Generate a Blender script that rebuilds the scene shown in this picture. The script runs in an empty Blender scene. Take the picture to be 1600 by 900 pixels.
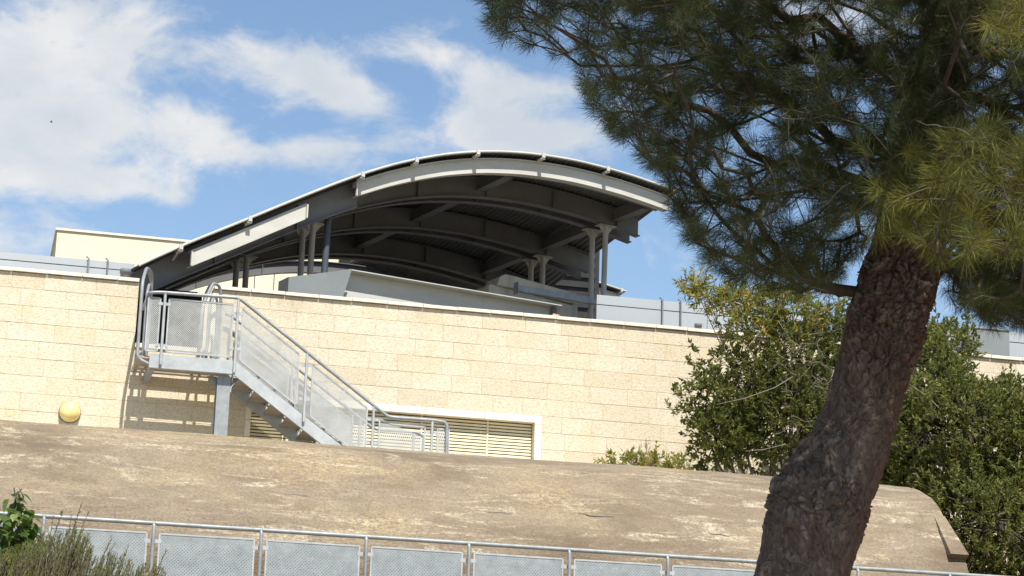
import bpy, math, random
import numpy as np
from mathutils import Vector, Matrix

random.seed(7)
rng = np.random.default_rng(11)
scene = bpy.context.scene
COL = scene.collection
rad = math.radians

# ------------------------------------------------------------------ camera
FPX = 3422.0                                   # focal length in pixels of a 1600 px wide frame (77 mm)
CAM = np.array([0.0, -32.2, 1.6])
PITCH, ROLL, YAW = rad(14.0), rad(1.85), rad(13.85)
_f = np.array([math.sin(YAW)*math.cos(PITCH), math.cos(YAW)*math.cos(PITCH), math.sin(PITCH)])
_r0 = np.array([math.cos(YAW), -math.sin(YAW), 0.0])
_u0 = np.cross(_r0, _f)
RGT = _r0*math.cos(ROLL) + _u0*math.sin(ROLL)
UPV = -_r0*math.sin(ROLL) + _u0*math.cos(ROLL)
cam_data = bpy.data.cameras.new('camera')
cam_data.sensor_width = 36.0
cam_data.lens = 36.0*FPX/1600.0
cam_data.clip_start = 0.1
cam_data.clip_end = 3000.0
cam = bpy.data.objects.new('camera', cam_data)
M = Matrix.Identity(4)
for i in range(3):
    M[i][0], M[i][1], M[i][2], M[i][3] = RGT[i], UPV[i], -_f[i], CAM[i]
cam.matrix_world = M
COL.objects.link(cam)
scene.camera = cam

# ------------------------------------------------------------------ exposure
scene.view_settings.view_transform = 'Standard'
scene.view_settings.look = 'None'
scene.view_settings.gamma = 1.0
scene.view_settings.use_curve_mapping = False
scene.view_settings.exposure = 0.76

# ------------------------------------------------------------------ sun and sky
SUN_EL, SUN_AZ = rad(55.0), rad(4.0)           # azimuth: to the right of the stone wall's outward normal
sun_vec = Vector((math.sin(SUN_AZ)*math.cos(SUN_EL), -math.cos(SUN_AZ)*math.cos(SUN_EL), math.sin(SUN_EL)))
sl = bpy.data.lights.new('sun', 'SUN')
sl.energy = 5.0
sl.angle = rad(0.53)
sl.color = (1.0, 0.95, 0.86)
so = bpy.data.objects.new('sun', sl)
so.rotation_euler = sun_vec.to_track_quat('Z', 'Y').to_euler()
so.location = (0, -20, 40)
COL.objects.link(so)

world = bpy.data.worlds.new('World')
scene.world = world
world.use_nodes = True
SKY_STRENGTH = 0.088
CLOUD_LIGHT = 6.1


def ray(px, py):
    return _f + RGT*(px-800)/FPX + UPV*(450-py)/FPX


def build_world():
    nt = world.node_tree
    N, L = nt.nodes, nt.links
    N.clear()
    out = N.new('ShaderNodeOutputWorld')
    bg = N.new('ShaderNodeBackground')
    bg.inputs['Strength'].default_value = SKY_STRENGTH
    L.new(bg.outputs[0], out.inputs[0])
    sky = N.new('ShaderNodeTexSky')
    sky.sky_type = 'NISHITA'
    sky.sun_disc = False
    sky.sun_elevation = SUN_EL
    sky.sun_rotation = math.pi - SUN_AZ
    sky.air_density = 1.15
    sky.dust_density = 0.15
    sky.ozone_density = 2.6
    tc = N.new('ShaderNodeTexCoord')

    def math_n(op, a, b=None, clamp=False):
        n = N.new('ShaderNodeMath')
        n.operation = op
        n.use_clamp = clamp
        for k, v in enumerate((a, b)):
            if v is None:
                continue
            if isinstance(v, (int, float)):
                n.inputs[k].default_value = v
            else:
                L.new(v, n.inputs[k])
        return n.outputs[0]

    sep = N.new('ShaderNodeSeparateXYZ')
    L.new(tc.outputs['Generated'], sep.inputs[0])
    ysafe = math_n('MAXIMUM', sep.outputs[1], 0.05)
    gx = math_n('DIVIDE', sep.outputs[0], ysafe)
    gz = math_n('DIVIDE', sep.outputs[2], ysafe)

    def noise(scale, detail, rough, dist=0.0, seed=(0, 0, 0), stretch=(1, 1, 1)):
        mp = N.new('ShaderNodeMapping')
        mp.inputs['Location'].default_value = seed
        mp.inputs['Scale'].default_value = stretch
        L.new(tc.outputs['Generated'], mp.inputs[0])
        n = N.new('ShaderNodeTexNoise')
        n.inputs['Scale'].default_value = scale
        n.inputs['Detail'].default_value = detail
        n.inputs['Roughness'].default_value = rough
        n.inputs['Distortion'].default_value = dist
        L.new(mp.outputs[0], n.inputs['Vector'])
        return n.outputs['Fac']

    big = noise(15.0, 10.0, 0.60, 0.45, (3.1, 1.7, 0.4), (1.0, 1.0, 1.7))
    fine = noise(46.0, 7.0, 0.62, 0.5, (8.0, 2.0, 5.0), (1.0, 1.0, 1.4))
    # banks of cloud: (pixel centre, half widths, tilt, weight) turned into directions of the sky
    banks = [((70, 60), (200, 110), 0, 1.3), ((-60, 250), (190, 90), 0, 1.2), ((120, 190), (150, 60), 0.1, 0.8), ((310, 200), (85, 48), 0.2, 1.05),
             ((210, 290), (120, 34), 0.1, 0.9), ((60, 375), (170, 36), 0, 0.75), ((455, 105), (120, 50), 0.3, 1.35), ((570, 165), (90, 30), 0.5, 0.85),
             ((660, 85), (100, 26), 0.2, 0.95), ((775, 200), (115, 46), 0.12, 1.3), ((840, 135), (130, 30), 0.0, 1.0), ((530, 232), (170, 22), -0.05, 0.75),
             ((930, 225), (80, 26), 0.1, 0.5), ((1330, 40), (200, 90), 0.1, 0.6)]
    acc = None
    for (c, s, tilt, wgt) in banks:
        d0, d1, d2 = ray(*c), ray(c[0]+s[0]*math.cos(tilt), c[1]+s[0]*math.sin(tilt)), ray(c[0]-s[1]*math.sin(tilt), c[1]+s[1]*math.cos(tilt))
        g = [np.array([d[0]/d[1], d[2]/d[1]]) for d in (d0, d1, d2)]
        B = np.linalg.inv(np.stack([g[1]-g[0], g[2]-g[0]], 1))
        xx = math_n('SUBTRACT', gx, float(g[0][0]))
        zz = math_n('SUBTRACT', gz, float(g[0][1]))
        a = math_n('ADD', math_n('MULTIPLY', xx, float(B[0, 0])), math_n('MULTIPLY', zz, float(B[0, 1])))
        b = math_n('ADD', math_n('MULTIPLY', xx, float(B[1, 0])), math_n('MULTIPLY', zz, float(B[1, 1])))
        r2 = math_n('ADD', math_n('MULTIPLY', a, a), math_n('MULTIPLY', b, b))
        e = math_n('MULTIPLY', math_n('EXPONENT', math_n('MULTIPLY', r2, -0.9)), wgt)
        acc = e if acc is None else math_n('ADD', acc, e)
    front = math_n('MULTIPLY', acc, math_n('GREATER_THAN', sep.outputs[1], 0.1))
    cov = math_n('ADD', math_n('MULTIPLY', math_n('SUBTRACT', front, 0.16), 0.62), math_n('MULTIPLY', math_n('SUBTRACT', big, 0.5), 2.0))
    cov = math_n('ADD', cov, math_n('MULTIPLY', math_n('SUBTRACT', fine, 0.5), 0.65))
    mr = N.new('ShaderNodeMapRange')
    mr.interpolation_type = 'SMOOTHSTEP'
    mr.inputs['From Min'].default_value = 0.05
    mr.inputs['From Max'].default_value = 0.66
    mr.inputs['To Max'].default_value = 0.88
    L.new(cov, mr.inputs['Value'])
    shade = noise(17.0, 6.0, 0.55, 0.2, (1.0, 9.0, 2.0), (1, 1, 1.8))
    cr = N.new('ShaderNodeValToRGB')
    cr.color_ramp.elements[0].position = 0.34
    cr.color_ramp.elements[0].color = (0.74, 0.79, 0.84, 1)
    cr.color_ramp.elements[1].position = 0.66
    cr.color_ramp.elements[1].color = (1.0, 0.985, 0.96, 1)
    L.new(shade, cr.inputs[0])
    sc = N.new('ShaderNodeVectorMath')
    sc.operation = 'SCALE'
    sc.inputs['Scale'].default_value = CLOUD_LIGHT
    L.new(cr.outputs[0], sc.inputs[0])
    mix = N.new('ShaderNodeMix')
    mix.data_type = 'RGBA'
    L.new(mr.outputs[0], mix.inputs['Factor'])
    L.new(sky.outputs[0], mix.inputs[6])
    L.new(sc.outputs[0], mix.inputs[7])
    L.new(mix.outputs[2], bg.inputs['Color'])


build_world()

# ------------------------------------------------------------------ helpers


def at(px, py, Y):
    """the point of the place that lies at depth Y behind a pixel of the 1600 px frame"""
    d = ray(px, py)
    return CAM + d*(Y-CAM[1])/d[1]


def pix(p):
    v = np.asarray(p)-CAM
    return 800+FPX*(v@RGT)/(v@_f), 450-FPX*(v@UPV)/(v@_f)


def tag(o, label=None, cat=None, group=None, kind=None):
    if label:
        o['label'] = label
    if cat:
        o['category'] = cat
        o['kind'] = 'thing'
    if group:
        o['group'] = group
    if kind:
        o['kind'] = kind
    return o


def empty(name, loc=(0, 0, 0), rz=0.0):
    o = bpy.data.objects.new(name, None)
    o.location = loc
    o.rotation_euler = (0, 0, rz)
    COL.objects.link(o)
    return o


def link(name, mesh, parent=None, loc=(0, 0, 0)):
    o = bpy.data.objects.new(name, mesh)
    o.location = loc
    o.parent = parent
    COL.objects.link(o)
    return o


class MB:
    """collects boxes, prisms, tubes and strips, and links them as one mesh object"""

    def __init__(self):
        self.v, self.f, self.s = [], [], []

    def add(self, vs, fs, smooth=False):
        b = len(self.v)
        self.v += [tuple(map(float, p)) for p in vs]
        self.f += [tuple(b+i for i in q) for q in fs]
        self.s += [smooth]*len(fs)
        return self

    def box(self, x0, x1, y0, y1, z0, z1):
        vs = [(x, y, z) for z in (z0, z1) for y in (y0, y1) for x in (x0, x1)]
        return self.add(vs, [(0, 2, 3, 1), (4, 5, 7, 6), (0, 1, 5, 4), (1, 3, 7, 5), (3, 2, 6, 7), (2, 0, 4, 6)])

    def prism(self, poly, y0, y1):
        """polygon in x, z pushed along y; poly counter-clockwise as seen from -y"""
        n = len(poly)
        vs = [(p[0], y0, p[1]) for p in poly] + [(p[0], y1, p[1]) for p in poly]
        fs = [tuple(range(n)), tuple(range(2*n-1, n-1, -1))]
        fs += [(i, n+i, n+(i+1) % n, (i+1) % n) for i in range(n)]
        return self.add(vs, fs)

    def hull2(self, a, b):
        """two equal closed rings joined into a solid"""
        n = len(a)
        fs = [tuple(range(n-1, -1, -1)), tuple(range(n, 2*n))]
        fs += [(i, (i+1) % n, n+(i+1) % n, n+i) for i in range(n)]
        return self.add(list(a)+list(b), fs)

    def bar(self, p, q, w, h, up=(0, 0, 1)):
        """rectangular bar from p to q, w across, h along up"""
        p, q, up = Vector(p), Vector(q), Vector(up)
        d = (q-p).normalized()
        s = d.cross(up).normalized()
        t = s.cross(d).normalized()
        r = [s*(-w/2)+t*(-h/2), s*(w/2)+t*(-h/2), s*(w/2)+t*(h/2), s*(-w/2)+t*(h/2)]
        return self.hull2([p+k for k in r], [q+k for k in r])

    def tube(self, pts, r, n=10, caps=True):
        pts = [Vector(p) for p in pts]
        rs = r if isinstance(r, (list, tuple)) else [r]*len(pts)
        rings = []
        u = None
        for i, p in enumerate(pts):
            d = (pts[min(i+1, len(pts)-1)]-pts[max(i-1, 0)]).normalized()
            if u is None:
                u = d.orthogonal().normalized()
            else:
                u = (u-d*u.dot(d)).normalized()
            w = d.cross(u)
            rings.append([p+(u*math.cos(2*math.pi*k/n)+w*math.sin(2*math.pi*k/n))*rs[i] for k in range(n)])
        vs = [q for g in rings for q in g]
        fs = [(i*n+k, i*n+(k+1) % n, (i+1)*n+(k+1) % n, (i+1)*n+k) for i in range(len(pts)-1) for k in range(n)]
        self.add(vs, fs, True)
        if caps:
            self.add(rings[0], [tuple(range(n-1, -1, -1))])
            self.add(rings[-1], [tuple(range(n))])
        return self

    def lathe(self, prof, c, n=24, smooth=True):
        """profile of (radius, height along -y) about an axis through c pointing out of the wall"""
        vs = [(c[0]+r*math.cos(2*math.pi*k/n), c[1]-h, c[2]+r*math.sin(2*math.pi*k/n)) for r, h in prof for k in range(n)]
        fs = [(i*n+k, i*n+(k+1) % n, (i+1)*n+(k+1) % n, (i+1)*n+k) for i in range(len(prof)-1) for k in range(n)]
        return self.add(vs, fs, smooth)

    def lathe_z(self, prof, c, n=20, smooth=True):
        vs = [(c[0]+r*math.cos(2*math.pi*k/n), c[1]+r*math.sin(2*math.pi*k/n), c[2]+h) for r, h in prof for k in range(n)]
        fs = [(i*n+k, i*n+(k+1) % n, (i+1)*n+(k+1) % n, (i+1)*n+k) for i in range(len(prof)-1) for k in range(n)]
        return self.add(vs, fs, smooth)

    def mesh(self, name, mat):
        me = bpy.data.meshes.new(name)
        me.from_pydata(self.v, [], self.f)
        me.polygons.foreach_set('use_smooth', self.s)
        me.materials.append(mat)
        me.update()
        return me

    def build(self, name, mat, parent=None, loc=(0, 0, 0)):
        return link(name, self.mesh(name, mat), parent, loc)


def bend(pts, r=0.12, n=5):
    """round the corners of a path"""
    pts = [Vector(p) for p in pts]
    out = [pts[0]]
    for i in range(1, len(pts)-1):
        a, b, c = pts[i-1], pts[i], pts[i+1]
        d1, d2 = (a-b), (c-b)
        k = min(r, d1.length*0.45, d2.length*0.45)
        s, e = b+d1.normalized()*k, b+d2.normalized()*k
        for j in range(n+1):
            t = j/n
            out.append(s*(1-t)**2+b*2*t*(1-t)+e*t*t)
    out.append(pts[-1])
    return out


def np_mesh(name, verts, faces, mat, smooth=False, parent=None, attr=None):
    """mesh from numpy arrays; all faces with the same number of corners"""
    me = bpy.data.meshes.new(name)
    nv, nf, k = len(verts), len(faces), faces.shape[1]
    me.vertices.add(nv)
    me.vertices.foreach_set('co', np.ascontiguousarray(verts, dtype=np.float32).ravel())
    me.loops.add(nf*k)
    me.loops.foreach_set('vertex_index', np.ascontiguousarray(faces, dtype=np.int32).ravel())
    me.polygons.add(nf)
    me.polygons.foreach_set('loop_start', np.arange(0, nf*k, k, dtype=np.int32))
    me.polygons.foreach_set('use_smooth', np.full(nf, smooth, dtype=bool))
    if attr is not None:
        for an, av in attr.items():
            a = me.attributes.new(an, 'FLOAT', 'POINT')
            a.data.foreach_set('value', np.ascontiguousarray(av, dtype=np.float32))
    me.update(calc_edges=True)
    me.validate()
    me.materials.append(mat)
    return link(name, me, parent)


# ------------------------------------------------------------------ materials
class NT:
    def __init__(self, name, rough=0.8, metal=0.0, spec=0.3):
        self.m = bpy.data.materials.new(name)
        self.m.use_nodes = True
        self.t = self.m.node_tree
        self.N, self.L = self.t.nodes, self.t.links
        self.b = self.N['Principled BSDF']
        self.b.inputs['Roughness'].default_value = rough
        self.b.inputs['Metallic'].default_value = metal
        self.b.inputs['Specular IOR Level'].default_value = spec
        g = self.N.new('ShaderNodeNewGeometry')
        self.pos = g.outputs['Position']
        self.oi = self.N.new('ShaderNodeObjectInfo')

    def noise(self, scale, detail=4, rough=0.55, stretch=(1, 1, 1), dist=0.0, off=(0, 0, 0), vec=None):
        mp = self.N.new('ShaderNodeMapping')
        mp.inputs['Scale'].default_value = stretch
        mp.inputs['Location'].default_value = off
        self.L.new(vec or self.pos, mp.inputs[0])
        n = self.N.new('ShaderNodeTexNoise')
        n.inputs['Scale'].default_value = scale
        n.inputs['Detail'].default_value = detail
        n.inputs['Roughness'].default_value = rough
        n.inputs['Distortion'].default_value = dist
        self.L.new(mp.outputs[0], n.inputs['Vector'])
        return n.outputs['Fac']

    def voro(self, scale, stretch=(1, 1, 1), feature='F1'):
        mp = self.N.new('ShaderNodeMapping')
        mp.inputs['Scale'].default_value = stretch
        self.L.new(self.pos, mp.inputs[0])
        n = self.N.new('ShaderNodeTexVoronoi')
        n.feature = feature
        n.inputs['Scale'].default_value = scale
        self.L.new(mp.outputs[0], n.inputs['Vector'])
        return n

    def ramp(self, fac, stops):
        n = self.N.new('ShaderNodeValToRGB')
        e = n.color_ramp.elements
        while len(e) > 1:
            e.remove(e[-1])
        for i, (p, c) in enumerate(stops):
            k = e[0] if i == 0 else e.new(p)
            k.position = p
            k.color = tuple(c)+(1,) if len(c) == 3 else c
        self.L.new(fac, n.inputs[0])
        return n.outputs[0]

    def mix(self, fac, a, b, mode='MIX'):
        n = self.N.new('ShaderNodeMix')
        n.data_type = 'RGBA'
        n.blend_type = mode
        for sock, v in ((n.inputs['Factor'], fac), (n.inputs[6], a), (n.inputs[7], b)):
            if isinstance(v, (int, float)):
                sock.default_value = v
            elif isinstance(v, tuple):
                sock.default_value = v+(1,) if len(v) == 3 else v
            else:
                self.L.new(v, sock)
        return n.outputs[2]

    def math(self, op, a, b=None, clamp=False):
        n = self.N.new('ShaderNodeMath')
        n.operation = op
        n.use_clamp = clamp
        for k, v in enumerate((a, b)):
            if v is None:
                continue
            if isinstance(v, (int, float)):
                n.inputs[k].default_value = v
            else:
                self.L.new(v, n.inputs[k])
        return n.outputs[0]

    def attr(self, name):
        n = self.N.new('ShaderNodeAttribute')
        n.attribute_name = name
        return n.outputs['Fac']

    def color(self, c):
        if isinstance(c, tuple):
            self.b.inputs['Base Color'].default_value = c+(1,)
        else:
            self.L.new(c, self.b.inputs['Base Color'])
        return self

    def rough(self, r):
        self.L.new(r, self.b.inputs['Roughness'])
        return self

    def bump(self, h, strength=0.3, dist=0.01):
        n = self.N.new('ShaderNodeBump')
        n.inputs['Strength'].default_value = strength
        n.inputs['Distance'].default_value = dist
        self.L.new(h, n.inputs['Height'])
        self.L.new(n.outputs[0], self.b.inputs['Normal'])
        return self

    def translucent(self, amount, col):
        t = self.N.new('ShaderNodeBsdfTranslucent')
        t.inputs['Color'].default_value = col+(1,)
        mx = self.N.new('ShaderNodeMixShader')
        mx.inputs[0].default_value = amount
        out = self.N['Material Output']
        self.L.new(self.b.outputs[0], mx.inputs[1])
        self.L.new(t.outputs[0], mx.inputs[2])
        self.L.new(mx.outputs[0], out.inputs[0])
        return self


def plain(name, col, rough=0.7, metal=0.0, var=0.25, scale=3.0, bump=0.15, stretch=(1, 1, 1), spec=0.3):
    t = NT(name, rough, metal, spec)
    n = t.noise(scale, 6, 0.6, stretch)
    lo, hi = tuple(c*(1-var) for c in col), tuple(min(1, c*(1+var)) for c in col)
    t.color(t.ramp(n, [(0.3, lo), (0.7, hi)]))
    if bump:
        t.bump(t.noise(scale*14, 4, 0.6), bump, 0.004)
    return t.m


def make_stone():
    t = NT('tooled_limestone', 0.92, spec=0.15)
    r = t.oi.outputs['Random']
    base = t.ramp(r, [(0.0, (0.56, 0.49, 0.37)), (0.22, (0.615, 0.56, 0.44)), (0.4, (0.585, 0.525, 0.405)), (0.58, (0.62, 0.57, 0.455)),
                      (0.76, (0.59, 0.515, 0.375)), (0.86, (0.605, 0.55, 0.43)), (1.0, (0.56, 0.485, 0.36))])
    blot = t.noise(2.3, 5, 0.6, (1, 1, 1.6), off=(4, 0, 2))
    base = t.mix(t.ramp(blot, [(0.52, (0, 0, 0)), (0.80, (1, 1, 1))]), base, (0.58, 0.47, 0.30))
    sx = t.N.new('ShaderNodeSeparateXYZ')
    t.L.new(t.pos, sx.inputs[0])
    near_top = t.ramp(t.math('SUBTRACT', sx.outputs[2], 8.7), [(0.30, (0, 0, 0)), (0.72, (1, 1, 1))])
    grime = t.ramp(t.noise(1.1, 8, 0.7, (1.0, 1, 0.45), off=(3, 0, 6)), [(0.47, (0, 0, 0)), (0.62, (1, 1, 1))])
    gspk = t.ramp(t.noise(22, 6, 0.75, (1, 1, 1.6)), [(0.42, (0.25, 0.25, 0.25)), (0.58, (1, 1, 1))])
    base = t.mix(t.math('MULTIPLY', t.math('MULTIPLY', near_top, grime), t.math('MULTIPLY', gspk, 0.85)), base, (0.33, 0.24, 0.15))
    pits = t.noise(30, 6, 0.72, (1.0, 1, 2.0), dist=1.0)
    base = t.mix(t.math('MULTIPLY', t.ramp(pits, [(0.38, (1, 1, 1)), (0.52, (0, 0, 0))]), 0.70), base, (0.32, 0.24, 0.15))
    t.color(base)
    h = t.math('ADD', t.math('MULTIPLY', pits, 1.0), t.math('MULTIPLY', t.noise(70, 4, 0.6, (1, 1, 1.5)), 0.5))
    t.bump(h, 0.85, 0.012)
    return t.m


def make_concrete():
    t = NT('weathered_concrete', 0.95, spec=0.1)
    a = t.noise(0.75, 10, 0.68, (0.5, 1.0, 1.4), dist=0.6)
    base = t.ramp(a, [(0.30, (0.140, 0.106, 0.074)), (0.43, (0.208, 0.162, 0.114)), (0.55, (0.272, 0.220, 0.160)), (0.70, (0.180, 0.145, 0.106))])
    spk = t.ramp(t.noise(20, 9, 0.82, (0.7, 1, 1.25)), [(0.43, (0.05, 0.05, 0.05)), (0.57, (1, 1, 1))])
    # pale lime crusts and yellow lichen drawn out along the boards of the old formwork
    st = t.noise(2.0, 11, 0.74, (0.36, 1.3, 2.3), dist=1.3, off=(7, 3, 1))
    msk = t.ramp(st, [(0.52, (0, 0, 0)), (0.61, (1, 1, 1))])
    base = t.mix(t.math('MULTIPLY', t.math('MULTIPLY', msk, spk), 0.95), base, (0.54, 0.47, 0.35))
    li = t.ramp(t.noise(0.5, 8, 0.70, (0.6, 1, 1.3), off=(2, 8, 5)), [(0.50, (0, 0, 0)), (0.66, (1, 1, 1))])
    base = t.mix(t.math('MULTIPLY', t.math('MULTIPLY', li, spk), 0.74), base, (0.47, 0.375, 0.20))
    dk = t.ramp(t.noise(1.2, 9, 0.72, (0.28, 1, 1.8), off=(1, 1, 9)), [(0.53, (0, 0, 0)), (0.68, (1, 1, 1))])
    base = t.mix(t.math('MULTIPLY', dk, 0.50), base, (0.125, 0.105, 0.082))
    gr = t.noise(32, 8, 0.82)
    base = t.mix(t.ramp(gr, [(0.40, (0.55, 0.55, 0.55)), (0.53, (0, 0, 0))]), base, (0.115, 0.083, 0.054))
    # rain streaks running down from the crest
    rs = t.ramp(t.noise(2.4, 6, 0.7, (2.2, 0.25, 0.25), off=(5, 0, 0)), [(0.58, (0, 0, 0)), (0.72, (1, 1, 1))])
    base = t.mix(t.math('MULTIPLY', rs, 0.30), base, (0.15, 0.125, 0.098))
    t.color(base)
    t.bump(t.math('ADD', t.noise(30, 6, 0.7), t.math('MULTIPLY', st, 1.2)), 0.9, 0.03)
    return t.m


def make_galv(name, col, metal=0.55, rough=0.5, var=0.2):
    t = NT(name, rough, metal, 0.4)
    n = t.noise(7, 6, 0.65, (1, 1, 1))
    lo, hi = tuple(c*(1-var) for c in col), tuple(c*(1+var) for c in col)
    v = t.voro(60).outputs['Color']
    c = t.ramp(n, [(0.3, lo), (0.7, hi)])
    t.color(c)
    t.rough(t.ramp(t.noise(11, 4, 0.6), [(0.3, (rough-0.1,)*3), (0.7, (rough+0.15,)*3)]))
    return t.m


def make_bark():
    t = NT('pine_bark', 0.95, spec=0.12)
    p = t.attr('plate')
    base = t.ramp(p, [(0.2, (0.088, 0.068, 0.057)), (0.42, (0.155, 0.128, 0.110)), (0.58, (0.108, 0.083, 0.070)), (0.8, (0.215, 0.185, 0.163))])
    red = t.ramp(t.math('ADD', t.attr('side'), t.math('MULTIPLY', t.noise(3.2, 5, 0.6), 0.9)), [(0.62, (0, 0, 0)), (0.95, (1, 1, 1))])
    base = t.mix(t.math('MULTIPLY', red, 0.8), base, (0.120, 0.070, 0.056))
    gr = t.noise(45, 6, 0.7, (1, 1, 0.6))
    base = t.mix(t.ramp(gr, [(0.4, (0.6, 0.6, 0.6)), (0.62, (0, 0, 0))]), base, (0.06, 0.045, 0.038))
    t.color(base)
    t.bump(t.math('ADD', gr, t.noise(120, 4, 0.7)), 0.8, 0.006)
    return t.m


def make_leaf(name, stops, tr=0.35, trcol=(0.16, 0.22, 0.03), rough=0.45, spec=0.4):
    t = NT(name, rough, spec=spec)
    t.color(t.ramp(t.attr('tone'), stops))
    t.translucent(tr, trcol)
    return t.m


MAT = {}
MAT['stone'] = make_stone()
MAT['mortar'] = plain('mortar', (0.44, 0.36, 0.245), 0.95, var=0.15)
MAT['dressed'] = plain('dressed_stone', (0.70, 0.645, 0.53), 0.85, var=0.06, scale=4)
MAT['coping'] = plain('coping_stone', (0.66, 0.60, 0.48), 0.85, var=0.12, scale=3)
MAT['concrete'] = make_concrete()
MAT['block_concrete'] = plain('raw_concrete', (0.42, 0.385, 0.32), 0.95, var=0.22, scale=2.5, stretch=(2, 2, 0.6))
MAT['galv'] = make_galv('galvanised_steel', (0.235, 0.25, 0.26), 0.25, 0.5)
MAT['galv_pale'] = make_galv('pale_galvanised_steel', (0.34, 0.36, 0.37), 0.2, 0.55, 0.16)
MAT['fence_sheet'] = make_galv('fence_perforated_zinc', (0.225, 0.265, 0.285), 0.1, 0.6, 0.18)
MAT['stair_sheet'] = make_galv('stair_perforated_zinc', (0.34, 0.35, 0.34), 0.1, 0.6, 0.16)
MAT['tread'] = plain('tread_steel', (0.30, 0.25, 0.20), 0.8, var=0.25)
MAT['white_steel'] = plain('white_painted_steel', (0.42, 0.415, 0.38), 0.55, var=0.10, scale=2.5, stretch=(0.5, 1, 2))
MAT['rib_steel'] = plain('grey_painted_steel', (0.122, 0.123, 0.124), 0.6, var=0.16, scale=1.8)
MAT['roof'] = plain('corrugated_roof_metal', (0.13, 0.13, 0.125), 0.55, metal=0.15, var=0.15, scale=1.5)
MAT['dark_col'] = plain('slate_blue_paint', (0.05, 0.06, 0.075), 0.6, var=0.15)
MAT['col'] = plain('pale_column_paint', (0.34, 0.335, 0.31), 0.6, var=0.12)
MAT['plate_grey'] = plain('mid_grey_sheet', (0.17, 0.185, 0.19), 0.5, var=0.08)
MAT['screen'] = plain('screen_panel_metal', (0.33, 0.355, 0.375), 0.5, metal=0.2, var=0.06, scale=1.0, bump=0.05)
MAT['seam'] = plain('dark_seam', (0.10, 0.10, 0.10), 0.7, var=0.1)
MAT['cream'] = plain('cream_render', (0.66, 0.575, 0.42), 0.9, var=0.05, scale=1.2)
MAT['plant'] = plain('shade_backdrop_dark', (0.025, 0.025, 0.026), 0.8, var=0.2)  # deep shade put into the colour of the added backdrops
MAT['louvre'] = plain('cream_louvre_paint', (0.70, 0.62, 0.42), 0.6, var=0.10, scale=3)
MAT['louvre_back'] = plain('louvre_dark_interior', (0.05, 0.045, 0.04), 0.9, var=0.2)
MAT['rust'] = plain('terracotta', (0.45, 0.27, 0.17), 0.9, var=0.2, scale=9)
MAT['ground'] = plain('dry_earth', (0.24, 0.19, 0.13), 1.0, var=0.3, scale=1.2)
MAT['roof_felt'] = plain('roof_membrane', (0.13, 0.125, 0.115), 0.9, var=0.12)
MAT['bark'] = make_bark()
MAT['twig'] = plain('pine_twig_bark', (0.07, 0.055, 0.045), 0.95, var=0.3, scale=20, bump=0.4)
MAT['shrub_wood'] = plain('shrub_wood', (0.10, 0.085, 0.06), 0.95, var=0.3, scale=15)
MAT['dead_wood'] = plain('dead_wood', (0.21, 0.18, 0.145), 0.95, var=0.25, scale=20)
MAT['old_twig'] = plain('old_grey_twigs', (0.15, 0.13, 0.11), 0.95, var=0.25, scale=20)
MAT['needle'] = make_leaf('pine_needles', [(0.0, (0.024, 0.036, 0.018)), (0.45, (0.046, 0.062, 0.026)), (0.75, (0.085, 0.095, 0.020)), (1.0, (0.16, 0.155, 0.03))],
                          0.22, (0.14, 0.15, 0.03), 0.6, 0.2)
MAT['shrub'] = make_leaf('shrub_leaves', [(0.0, (0.030, 0.042, 0.012)), (0.4, (0.070, 0.086, 0.020)), (0.75, (0.125, 0.138, 0.034)), (1.0, (0.22, 0.21, 0.06))],
                         0.34, (0.26, 0.28, 0.05), 0.55, 0.25)
MAT['yellow'] = make_leaf('yellowing_leaves', [(0.0, (0.07, 0.11, 0.03)), (0.45, (0.15, 0.18, 0.04)), (0.7, (0.36, 0.28, 0.04)), (1.0, (0.55, 0.34, 0.04))],
                          0.35, (0.45, 0.38, 0.06), 0.5, 0.35)
MAT['broad'] = make_leaf('broad_leaves', [(0.0, (0.035, 0.075, 0.018)), (0.6, (0.07, 0.12, 0.03)), (1.0, (0.13, 0.18, 0.05))],
                         0.30, (0.22, 0.32, 0.05), 0.38, 0.5)
MAT['rosemary'] = make_leaf('rosemary_leaves', [(0.0, (0.06, 0.072, 0.018)), (0.5, (0.115, 0.125, 0.032)), (1.0, (0.22, 0.21, 0.06))],
                            0.2, (0.2, 0.2, 0.06), 0.7, 0.2)
MAT['bird'] = plain('dark_feathers', (0.03, 0.03, 0.03), 0.8, var=0.2)


def make_leaf_obj():
    t = NT('broad_leaf_surface', 0.4, spec=0.5)
    t.color(t.ramp(t.oi.outputs['Random'], [(0.0, (0.028, 0.062, 0.014)), (0.6, (0.058, 0.105, 0.024)), (1.0, (0.15, 0.20, 0.05))]))
    t.translucent(0.3, (0.22, 0.32, 0.05))
    return t.m


MAT['leaf_obj'] = make_leaf_obj()


def make_lamp_glass():
    t = NT('yellowed_lamp_globe', 0.25, spec=0.5)
    n = t.noise(6, 4, 0.5)
    t.color(t.ramp(n, [(0.35, (0.62, 0.45, 0.15)), (0.65, (0.74, 0.60, 0.28))]))
    return t.m


MAT['globe'] = make_lamp_glass()

# ------------------------------------------------------------------ ground and terraces (setting)


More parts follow.
